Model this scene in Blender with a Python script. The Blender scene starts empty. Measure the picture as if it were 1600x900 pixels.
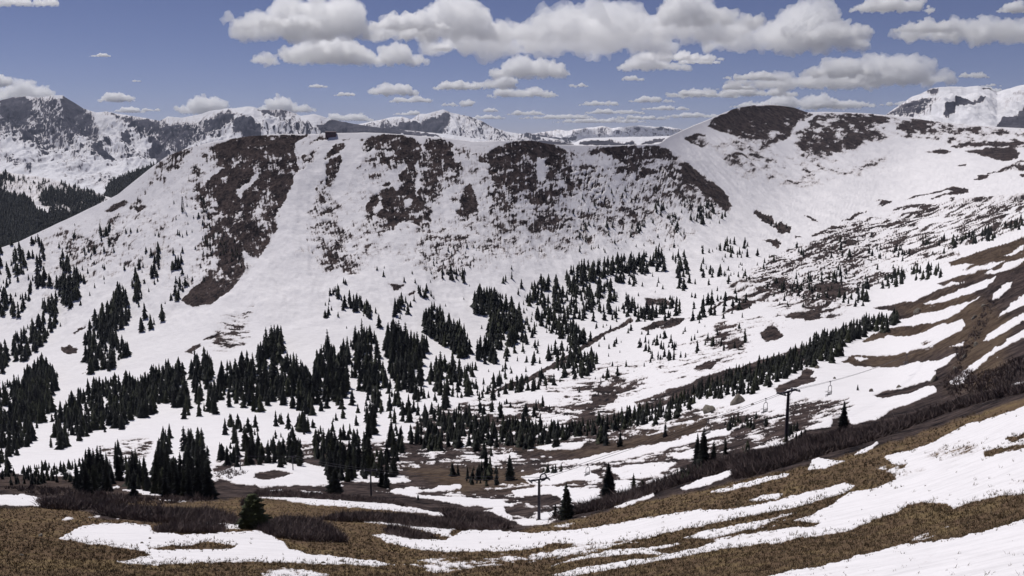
import bpy, math, random
import numpy as np
random.seed(7); RNG = np.random.RandomState(7)
sc = bpy.context.scene
COL = sc.collection
F = 1385.0                     # focal length, in units of a 1600 wide frame
PITCH = math.atan((450-230)/F)
CP, SP = math.cos(PITCH), math.sin(PITCH)

# ------------------------------------------------------------------ helpers
def bearing(px, py):
    """slope of a sight line: x per metre of y, z per metre of y"""
    x = (np.asarray(px, float)-800)/F; y = -(np.asarray(py, float)-450)/F
    dy = CP + y*SP; dz = -SP + y*CP
    return x/dy, dz/dy
def point(px, py, d):
    sx, sz = bearing(px, py)
    return sx*d, d+0*sx, sz*d
PERM = np.random.RandomState(11).permutation(256).astype(np.int32)
GRAD = np.stack([np.cos(np.arange(16)*math.pi/8), np.sin(np.arange(16)*math.pi/8)], 1).astype(np.float32)
def perlin(x, y, seed=0):
    xi = np.floor(x).astype(np.int64); yi = np.floor(y).astype(np.int64)
    xf = (x-xi).astype(np.float32); yf = (y-yi).astype(np.float32)
    def g(ix, iy, fx, fy):
        h = PERM[(PERM[(ix+seed*37) & 255]+iy) & 255] & 15
        return GRAD[h, 0]*fx+GRAD[h, 1]*fy
    u = xf*xf*xf*(xf*(xf*6-15)+10); v = yf*yf*yf*(yf*(yf*6-15)+10)
    a = g(xi, yi, xf, yf); b = g(xi+1, yi, xf-1, yf)
    c = g(xi, yi+1, xf, yf-1); d = g(xi+1, yi+1, xf-1, yf-1)
    return (a+(b-a)*u)+((c+(d-c)*u)-(a+(b-a)*u))*v
def fbm(x, y, octv=5, seed=0, gain=0.5):
    s = 0; a = 1.0; n = 0
    for k in range(octv):
        s = s+a*perlin(x*2**k+k*17.3, y*2**k-k*9.1, seed+k); n += a; a *= gain
    return s/n*1.6
def ridged(x, y, octv=5, seed=0, gain=0.5):
    s = 0; a = 1.0; n = 0
    for k in range(octv):
        s = s+a*(1-np.abs(perlin(x*2**k+k*7.7, y*2**k-k*3.3, seed+k))*2.2); n += a; a *= gain
    return s/n
def sstep(a, b, x):
    t = np.clip((x-a)/(b-a), 0, 1); return t*t*(3-2*t)
def gauss(A, sig, axis):
    r = int(sig*3); k = np.exp(-0.5*(np.arange(-r, r+1)/sig)**2); k /= k.sum()
    pad = [(0, 0)]*A.ndim; pad[axis] = (r, r)
    P = np.pad(A, pad, mode='reflect', reflect_type='odd')
    out = np.zeros_like(A)
    for i, w in enumerate(k):
        sl = [slice(None)]*A.ndim; sl[axis] = slice(i, i+A.shape[axis]); out += w*P[tuple(sl)]
    return out

def mesh_np(name, V, faces, mat=None, smooth=True, attrs=None, parent=None, link=True, mats=None, fmat=None):
    """faces: int array (n,3) or (n,4)"""
    me = bpy.data.meshes.new(name)
    V = np.asarray(V, np.float32); faces = np.asarray(faces, np.int32)
    n, k = faces.shape
    me.vertices.add(len(V)); me.vertices.foreach_set('co', V.ravel())
    me.loops.add(n*k); me.loops.foreach_set('vertex_index', faces.ravel())
    me.polygons.add(n); me.polygons.foreach_set('loop_start', np.arange(0, n*k, k, dtype=np.int32))
    me.polygons.foreach_set('loop_total', np.full(n, k, np.int32))
    if smooth: me.polygons.foreach_set('use_smooth', np.ones(n, bool))
    me.update(calc_edges=True)
    for an, av in (attrs or {}).items():
        a = me.attributes.new(an, 'FLOAT', 'POINT'); a.data.foreach_set('value', np.asarray(av, np.float32).ravel())
    if mats:
        for m in mats: me.materials.append(m)
        me.polygons.foreach_set('material_index', np.asarray(fmat, np.int32))
    elif mat: me.materials.append(mat)
    if not link: return me
    o = bpy.data.objects.new(name, me); COL.objects.link(o)
    if parent: o.parent = parent
    return o
def tag(o, label=None, cat=None, group=None, kind=None):
    if label: o['label'] = label
    if cat: o['category'] = cat
    if group: o['group'] = group
    if kind: o['kind'] = kind
    return o
def empty(name, loc, rz=0):
    o = bpy.data.objects.new(name, None); COL.objects.link(o); o.location = loc
    o.rotation_euler = (0, 0, rz); o.empty_display_size = 0.5; return o

class MB:
    """collects solids into one mesh"""
    def __init__(s): s.v = []; s.f = []
    def add(s, vs, fs):
        b = len(s.v); s.v += [tuple(map(float, p)) for p in vs]; s.f += [tuple(i+b for i in f) for f in fs]
    def box(s, c, size, rz=0, rx=0, bev=0.0):
        hx, hy, hz = [q/2 for q in size]; vs = []
        for z in (-hz, hz):
            for x, y in ((-hx, -hy), (hx, -hy), (hx, hy), (-hx, hy)):
                y2 = y*math.cos(rx)-z*math.sin(rx); z2 = y*math.sin(rx)+z*math.cos(rx)
                vs.append((c[0]+x*math.cos(rz)-y2*math.sin(rz), c[1]+x*math.sin(rz)+y2*math.cos(rz), c[2]+z2))
        s.add(vs, [(3, 2, 1, 0), (4, 5, 6, 7), (0, 1, 5, 4), (1, 2, 6, 5), (2, 3, 7, 6), (3, 0, 4, 7)])
    def tube(s, p, q, r0, r1=None, n=8, cap=True):
        r1 = r0 if r1 is None else r1
        p = np.array(p, float); q = np.array(q, float); d = q-p; L = np.linalg.norm(d)
        if L < 1e-9: return
        d /= L; a = np.cross(d, (0, 0, 1) if abs(d[2]) < .9 else (1, 0, 0)); a /= np.linalg.norm(a); b = np.cross(d, a)
        vs = []
        for c, r in ((p, r0), (q, r1)):
            for k in range(n):
                t = 2*math.pi*k/n; vs.append(c+r*(a*math.cos(t)+b*math.sin(t)))
        fs = [(k, (k+1) % n, n+(k+1) % n, n+k) for k in range(n)]
        if cap: fs += [tuple(range(n-1, -1, -1)), tuple(range(n, 2*n))]
        s.add(vs, fs)
    def path(s, pts, r, n=6):
        for i in range(len(pts)-1): s.tube(pts[i], pts[i+1], r, r, n)
    def build(s, name, mat, parent=None, smooth=False):
        me = bpy.data.meshes.new(name); me.from_pydata(s.v, [], s.f)
        if smooth:
            for p in me.polygons: p.use_smooth = True
        me.materials.append(mat); me.update()
        o = bpy.data.objects.new(name, me); COL.objects.link(o)
        if parent: o.parent = parent
        return o

# ------------------------------------------------------------------ materials
def new_mat(name):
    m = bpy.data.materials.new(name); m.use_nodes = True; nt = m.node_tree; nt.nodes.clear()
    return m, nt, nt.nodes, nt.links
def nd(nt, typ, **kw):
    n = nt.nodes.new(typ)
    for k, v in kw.items():
        if k.startswith('i_'): n.inputs[k[2:].replace('_', ' ')].default_value = v
        else: setattr(n, k, v)
    return n
def simple(name, col, rough=0.8, metal=0.0, var=0.25, scale=3.0, bump=0.0):
    m, nt, N, L = new_mat(name)
    out = nd(nt, 'ShaderNodeOutputMaterial'); b = nd(nt, 'ShaderNodeBsdfPrincipled')
    b.inputs['Roughness'].default_value = rough; b.inputs['Metallic'].default_value = metal
    b.inputs['Specular IOR Level'].default_value = 0.25
    tc = nd(nt, 'ShaderNodeTexCoord'); no = nd(nt, 'ShaderNodeTexNoise'); no.inputs['Scale'].default_value = scale
    no.inputs['Detail'].default_value = 6
    L.new(tc.outputs['Object'], no.inputs['Vector'])
    cr = nd(nt, 'ShaderNodeValToRGB'); L.new(no.outputs['Fac'], cr.inputs['Fac'])
    cr.color_ramp.elements[0].position = .3; cr.color_ramp.elements[1].position = .7
    cr.color_ramp.elements[0].color = [c*(1-var) for c in col]+[1]; cr.color_ramp.elements[1].color = [min(1, c*(1+var)) for c in col]+[1]
    L.new(cr.outputs['Color'], b.inputs['Base Color'])
    if bump:
        bp = nd(nt, 'ShaderNodeBump'); bp.inputs['Strength'].default_value = bump; L.new(no.outputs['Fac'], bp.inputs['Height']); L.new(bp.outputs[0], b.inputs['Normal'])
    L.new(b.outputs[0], out.inputs[0]); return m

def terrain_mat(name, rock_a, rock_b, grass_a, grass_b, nscale, bumpd, snow=(.79, .765, .785), streak=True):
    m, nt, N, L = new_mat(name)
    out = nd(nt, 'ShaderNodeOutputMaterial'); b = nd(nt, 'ShaderNodeBsdfPrincipled')
    b.inputs['Roughness'].default_value = .95; b.inputs['Specular IOR Level'].default_value = .0
    tc = nd(nt, 'ShaderNodeTexCoord')
    ab = nd(nt, 'ShaderNodeAttribute', attribute_name='bare'); ag = nd(nt, 'ShaderNodeAttribute', attribute_name='grass')
    def noise(sc_, det=8, vec=None, rough=.6):
        n = nd(nt, 'ShaderNodeTexNoise'); n.inputs['Scale'].default_value = sc_; n.inputs['Detail'].default_value = det
        n.inputs['Roughness'].default_value = rough
        L.new(vec or tc.outputs['Object'], n.inputs['Vector']); return n
    def ramp(fac, c0, c1, p0=.32, p1=.68):
        r = nd(nt, 'ShaderNodeValToRGB'); r.color_ramp.elements[0].position = p0; r.color_ramp.elements[1].position = p1
        r.color_ramp.elements[0].color = list(c0)+[1]; r.color_ramp.elements[1].color = list(c1)+[1]; L.new(fac, r.inputs['Fac']); return r
    def mix(fac, a, c):
        x = nd(nt, 'ShaderNodeMix', data_type='RGBA'); L.new(fac, x.inputs[0]); L.new(a, x.inputs[6]); L.new(c, x.inputs[7]); return x
    n1 = noise(nscale, 12); n2 = noise(nscale*9, 8); n3 = noise(nscale*.22, 6)
    nb_ = nd(nt, 'ShaderNodeMath', operation='MULTIPLY_ADD'); L.new(n3.outputs['Fac'], nb_.inputs[0]); nb_.inputs[1].default_value = .9; L.new(n1.outputs['Fac'], nb_.inputs[2])
    nc_ = nd(nt, 'ShaderNodeMath', operation='SUBTRACT'); L.new(nb_.outputs[0], nc_.inputs[0]); nc_.inputs[1].default_value = .45
    rk = ramp(nc_.outputs[0], rock_a, rock_b)
    gr = ramp(nc_.outputs[0], grass_a, grass_b, .30, .66)
    e_ = gr.color_ramp.elements.new(.46); e_.color = (grass_a[0]*1.25, grass_a[1]*1.15, grass_a[2]*1.35, 1)
    # tussock speckle
    sp = ramp(n2.outputs['Fac'], (.68, .68, .68), (1.25, 1.25, 1.25), .32, .68)
    mg = nd(nt, 'ShaderNodeMix', data_type='RGBA', blend_type='MULTIPLY'); mg.inputs[0].default_value = 1
    zone = mix(ag.outputs['Fac'], rk.outputs['Color'], gr.outputs['Color'])
    L.new(zone.outputs[2], mg.inputs[6]); L.new(sp.outputs['Color'], mg.inputs[7])
    smp = nd(nt, 'ShaderNodeMapping'); smp.inputs['Scale'].default_value = (.16, 1.3, 1.0); smp.inputs['Rotation'].default_value = (0, 0, math.radians(-18)); L.new(tc.outputs['Object'], smp.inputs['Vector'])
    n5 = noise(nscale*2.2, 9, smp.outputs[0], .7)
    sn = ramp(n5.outputs['Fac'], [c*.85 for c in snow], snow, .30, .56)
    # snow edge broken up by fine noise
    ma = nd(nt, 'ShaderNodeMath', operation='MULTIPLY_ADD'); L.new(n2.outputs['Fac'], ma.inputs[0]); ma.inputs[1].default_value = .8; 
    su = nd(nt, 'ShaderNodeMath', operation='SUBTRACT'); L.new(ab.outputs['Fac'], su.inputs[0]); su.inputs[1].default_value = .4
    L.new(su.outputs[0], ma.inputs[2])
    st = nd(nt, 'ShaderNodeMapRange', interpolation_type='SMOOTHSTEP'); st.inputs['From Min'].default_value = .38; st.inputs['From Max'].default_value = .62
    L.new(ma.outputs[0], st.inputs['Value'])
    # thin, soiled margin where the snow is melting back
    dm = nd(nt, 'ShaderNodeMath', operation='ADD'); L.new(ma.outputs[0], dm.inputs[0]); dm.inputs[1].default_value = 0
    dr = nd(nt, 'ShaderNodeMapRange'); dr.inputs['From Min'].default_value = .06; dr.inputs['From Max'].default_value = .42; dr.inputs['To Max'].default_value = .42; L.new(dm.outputs[0], dr.inputs['Value'])
    dirt = nd(nt, 'ShaderNodeRGB'); dirt.outputs[0].default_value = (.30, .24, .22, 1); sd_ = mix(dr.outputs['Result'], sn.outputs['Color'], dirt.outputs[0])
    fin = mix(st.outputs['Result'], sd_.outputs[2], mg.outputs[2])
    L.new(fin.outputs[2], b.inputs['Base Color'])
    # relief
    bn = noise(nscale*1.7, 10); bp = nd(nt, 'ShaderNodeBump'); bp.inputs['Distance'].default_value = bumpd
    sb = nd(nt, 'ShaderNodeMapRange'); sb.inputs['To Min'].default_value = .22; sb.inputs['To Max'].default_value = .9
    L.new(st.outputs['Result'], sb.inputs['Value']); L.new(sb.outputs['Result'], bp.inputs['Strength'])
    if streak:
        mp = nd(nt, 'ShaderNodeMapping'); mp.inputs['Scale'].default_value = (.25, 1.6, 1.6); mp.inputs['Rotation'].default_value = (0, 0, math.radians(25))
        L.new(tc.outputs['Object'], mp.inputs['Vector']); wn = noise(nscale*1.2, 8, mp.outputs[0])
        ad = nd(nt, 'ShaderNodeMath', operation='ADD'); L.new(wn.outputs['Fac'], ad.inputs[0]); L.new(bn.outputs['Fac'], ad.inputs[1]); L.new(ad.outputs[0], bp.inputs['Height'])
    else: L.new(bn.outputs['Fac'], bp.inputs['Height'])
    b2 = nd(nt, 'ShaderNodeBump'); b2.inputs['Distance'].default_value = bumpd*5; b2.inputs['Strength'].default_value = .55
    n4 = noise(nscale*.16, 6); L.new(n4.outputs['Fac'], b2.inputs['Height']); L.new(bp.outputs[0], b2.inputs['Normal'])
    L.new(b2.outputs[0], b.inputs['Normal']); L.new(b.outputs[0], out.inputs[0]); return m

M = {}
M['terrain'] = terrain_mat('snowy_tundra', (.017, .015, .017), (.090, .068, .064), (.108, .079, .046), (.180, .131, .074), .35, .5)
M['range'] = terrain_mat('alpine_rock_and_snow', (.035, .036, .050), (.10, .095, .115), (.02, .025, .03), (.03, .035, .035), .012, 12, snow=(.74, .73, .76), streak=False)
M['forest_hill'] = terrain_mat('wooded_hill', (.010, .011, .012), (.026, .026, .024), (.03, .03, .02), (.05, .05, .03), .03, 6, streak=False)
M['needles'] = simple('spruce_needles', (.017, .019, .015), .85, var=.45, scale=2.5)
M['needles_green'] = simple('green_fir_needles', (.024, .028, .015), .85, var=.4, scale=2.5)  # greener needles, the bushy fir's own colour
for _k in ('needles', 'needles_green'):
    nt = M[_k].node_tree; b_ = [n for n in nt.nodes if n.type == 'BSDF_PRINCIPLED'][0]; src = b_.inputs['Base Color'].links[0].from_socket
    oi = nd(nt, 'ShaderNodeObjectInfo'); at_ = nd(nt, 'ShaderNodeAttribute', attribute_name='tone'); a_ = nd(nt, 'ShaderNodeMath', operation='ADD'); nt.links.new(oi.outputs['Random'], a_.inputs[0]); nt.links.new(at_.outputs['Fac'], a_.inputs[1])
    fr = nd(nt, 'ShaderNodeMath', operation='FRACT'); nt.links.new(a_.outputs[0], fr.inputs[0])
    r_ = nd(nt, 'ShaderNodeValToRGB'); r_.color_ramp.elements[0].color = (.6, .6, .75, 1); r_.color_ramp.elements[1].color = (1.9, 1.85, 1.25, 1); e_ = r_.color_ramp.elements.new(.6); e_.color = (1, 1, 1, 1); nt.links.new(fr.outputs[0], r_.inputs['Fac'])
    mx = nd(nt, 'ShaderNodeMix', data_type='RGBA', blend_type='MULTIPLY'); mx.inputs[0].default_value = 1; nt.links.new(src, mx.inputs[6]); nt.links.new(r_.outputs['Color'], mx.inputs[7]); nt.links.new(mx.outputs[2], b_.inputs['Base Color'])
M['bark'] = simple('spruce_bark', (.055, .042, .035), .9)
M['willow'] = simple('bare_willow_twigs', (.105, .078, .073), .9, var=.45, scale=.25)
M['tussock'] = simple('dry_grass', (.128, .095, .056), .9, var=.5, scale=.6)
M['rock'] = simple('weathered_granite', (.17, .15, .125), .9, var=.45, scale=.9, bump=.6)
M['steel'] = simple('dark_painted_steel', (.035, .030, .045), .5, .3, var=.2)
M['galv'] = simple('galvanised_steel', (.22, .22, .23), .5, .6, var=.2)
M['seat'] = simple('dark_slatted_seat', (.05, .045, .05), .6, var=.2)
M['hutwall'] = simple('stained_timber', (.075, .045, .055), .8, var=.25)
M['hutroof'] = simple('metal_roofing', (.10, .075, .095), .6, var=.2)
M['glass'] = simple('window_glass', (.03, .035, .045), .15, var=.1)
# ------------------------------------------------------------------ the hillside, valley and ridge: one surveyed sheet
# for each bearing the distance at which a sight line of given dip meets the ground
SURVEY = {
 -200: [(1300,20),(1000,45),(900,68),(850,96),(800,145),(775,190),(750,290),(700,440),(650,570),(600,690),(550,790),(500,870),(450,950),(400,1040),(350,1130),(300,1230),(200,1400)],
 0:    [(1300,20),(1000,46),(900,70),(850,100),(800,150),(775,200),(750,310),(700,460),(650,590),(600,700),(550,790),(500,870),(450,940),(400,1010),(350,1080),(300,1150),(200,1290)],
 200:  [(1300,20),(1000,48),(900,75),(850,105),(800,160),(775,210),(750,300),(700,430),(650,550),(600,650),(550,730),(500,800),(450,860),(400,915),(350,965),(300,1010),(250,1055),(150,1145)],
 400:  [(1300,20),(1000,50),(900,80),(850,112),(825,137),(800,175),(775,225),(750,290),(700,400),(650,515),(600,610),(550,680),(500,740),(450,795),(400,845),(350,890),(300,935),(250,975),(200,1020),(150,1065)],
 600:  [(1300,20),(1000,52),(900,85),(850,122),(800,195),(775,252),(750,315),(700,410),(650,500),(600,590),(550,665),(500,725),(450,780),(400,830),(350,880),(300,925),(250,965),(200,1010),(150,1050)],
 800:  [(1300,20),(1000,50),(900,80),(850,120),(815,190),(780,245),(750,290),(700,365),(650,455),(600,580),(550,680),(500,740),(450,795),(400,845),(350,890),(300,930),(250,970),(200,1015),(150,1060)],
 1000: [(1300,18),(1000,42),(900,62),(850,88),(800,130),(775,170),(750,215),(700,290),(650,380),(600,490),(550,620),(500,740),(450,840),(400,930),(350,1010),(300,1080),(250,1150),(200,1230),(150,1300)],
 1100: [(1300,18),(1000,39),(900,56),(850,78),(800,108),(750,165),(700,230),(650,300),(600,400),(550,520),(500,660),(450,800),(400,940),(350,1090),(300,1250),(250,1450),(200,1750),(150,1950)],
 1230: [(1300,17),(1000,36),(900,50),(850,67),(800,90),(750,120),(700,168),(650,228),(600,325),(550,450),(500,600),(450,780),(400,1000),(350,1290),(300,1590),(250,1850),(200,2060),(150,2260)],
 1400: [(1300,16),(1000,32),(900,44),(850,57),(800,75),(750,98),(700,130),(675,158),(650,205),(600,335),(550,460),(500,600),(450,800),(400,1040),(350,1340),(300,1690),(250,2000),(200,2210),(150,2400)],
 1600: [(1300,15),(1000,28),(900,37),(850,46),(800,57),(750,70),(700,87),(650,110),(625,128),(600,158),(550,220),(500,290),(450,385),(400,550),(380,680),(350,930),(300,1400),(250,1850),(200,2300),(150,2500)],
 1800: [(1300,14),(1000,25),(900,33),(850,40),(800,48),(750,58),(700,72),(650,90),(600,118),(550,155),(500,205),(450,270),(400,380),(350,620),(300,1100),(250,1700),(200,2200),(150,2400)],
}
SURVEY[-800] = [(p, d*1.08) for p, d in SURVEY[-200]]; SURVEY[2400] = [(p, d*.85) for p, d in SURVEY[1800]]
PX0, PX1, PY0, PY1 = -800, 2400, 140, 1300
cols = sorted(SURVEY); pys = np.arange(PY0, PY1+1)
T = np.array([np.interp(pys, [p for p, d in sorted(SURVEY[c])], [math.log(d) for p, d in sorted(SURVEY[c])]) for c in cols])
T = gauss(T, 16, 1)
pxs = np.arange(PX0, PX1+1)
D = np.zeros((len(pxs), len(pys)))
for j in range(len(pys)): D[:, j] = np.interp(pxs, cols, T[:, j])
D = gauss(D, 34, 0)
CREST = [(-800,560),(-200,452),(-60,415),(0,388),(30,378),(60,364),(120,336),(165,314),(185,304),(200,291),(235,263),(258,246),(270,240),(300,230),(340,221),(380,214),(420,211),(450,210),(490,211),(520,209),(570,208),(600,209),(640,212),(700,217),(740,222),(770,221),(800,220),(830,220),(870,227),(930,228),(1000,227),(1030,225),(1045,214),(1060,207),(1080,198),(1100,190),(1125,179),(1150,169),(1180,164),(1210,164),(1240,168),(1262,176),(1285,175),(1320,176),(1350,177),(1385,180),(1420,184),(1470,191),(1530,197),(1600,201),(1800,208),(2400,200)]
cpx = [c[0] for c in CREST]; cpy = [c[1] for c in CREST]
crest = gauss(np.interp(pxs, cpx, cpy), 3, 0)
def crest_at(px): return np.interp(px, pxs, crest)
def dist_at(px, py):
    px = np.clip(np.asarray(px, float), PX0, PX1-1e-3)-PX0; py = np.clip(np.asarray(py, float), PY0, PY1-1e-3)-PY0
    i = px.astype(int); j = py.astype(int); a = px-i; b = py-j
    return np.exp(D[i, j]*(1-a)*(1-b)+D[i+1, j]*a*(1-b)+D[i, j+1]*(1-a)*b+D[i+1, j+1]*a*b)
gpx = np.concatenate([np.linspace(-780, -70, 110)[:-1], np.linspace(-70, 1670, 1370), np.linspace(1670, 2380, 110)[1:]]); NC = len(gpx)
vy = np.concatenate([np.linspace(1290, 925, 60)[:-1], np.linspace(925, 215, 560)])    # nominal rows; compressed to each crest
cr = crest_at(gpx)
def rowmap(q, c):       # q nominal 1290..215 ; below 700 stays put, above is stretched to meet the crest
    return np.where(q > 560, q, 560-(560-q)*(560-c)/(560-215))
PX = np.repeat(gpx[:, None], len(vy), 1); PYg = rowmap(vy[None, :], cr[:, None])
DD = dist_at(PX, PYg)
X, Y, Z = point(PX, PYg, DD)
# relief: many small undulations, calmer near the camera and at the crest
relief = 0.0
for k, lam in enumerate([170, 85, 42, 21, 10.5, 5.2]):
    fade = np.clip((DD-lam*1.5)/(lam*5), 0, 1)*np.clip(lam/(DD*.0022), 0, 1)
    relief = relief+perlin(X/lam+3.1*k, Y/lam-1.7*k, 60+k)*lam*.020*fade
face = sstep(620, 760, DD)*sstep(560, 480, PYg)
ribs = ridged((X+0.35*Y)/55, (Y-.3*X)/260, 4, 80)
relief = relief+face*(ribs-.55)*5.0
relief *= np.clip((PYg-cr[:, None])/60, .12, 1)*np.clip((DD-60)/400, .12, 1)
# stream gully and terraces in the valley floor
Z = Z+relief
# ---- behind the crest
BX, BY, BZ = [], [], []
xb, yb, zb = X[:, -1], Y[:, -1], Z[:, -1]
for k in range(1, 15):
    s = 6*k**1.75; sx = xb/yb
    BY.append(yb+s); BX.append((yb+s)*sx); BZ.append(zb-.0022*s*s*np.clip(1/(1+s/120), 0, 1)-.12*s)
nb = len(BX)
Xa = np.concatenate([X, np.array(BX).T], 1); Ya = np.concatenate([Y, np.array(BY).T], 1); Za = np.concatenate([Z, np.array(BZ).T], 1)
NR = Xa.shape[1]
def ground(px, py):
    """3-D point of the finished ground seen along this bearing"""
    px = np.atleast_1d(np.asarray(px, float)); py = np.atleast_1d(np.asarray(py, float)); c = crest_at(px)
    py = np.maximum(py, c+.2)
    q = np.where(py > 560, py, 560-(560-py)*(560-215)/(560-c))
    i = np.clip(np.interp(px, gpx, np.arange(NC)), 0, NC-1.001)
    j = np.clip(np.interp(-q, -vy, np.arange(len(vy))), 0, len(vy)-1.001)
    i0 = i.astype(int); j0 = j.astype(int); a = i-i0; b = j-j0
    f = lambda A: A[i0, j0]*(1-a)*(1-b)+A[i0+1, j0]*a*(1-b)+A[i0, j0+1]*(1-a)*b+A[i0+1, j0+1]*a*b
    return f(X), f(Y), f(Z)

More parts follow.
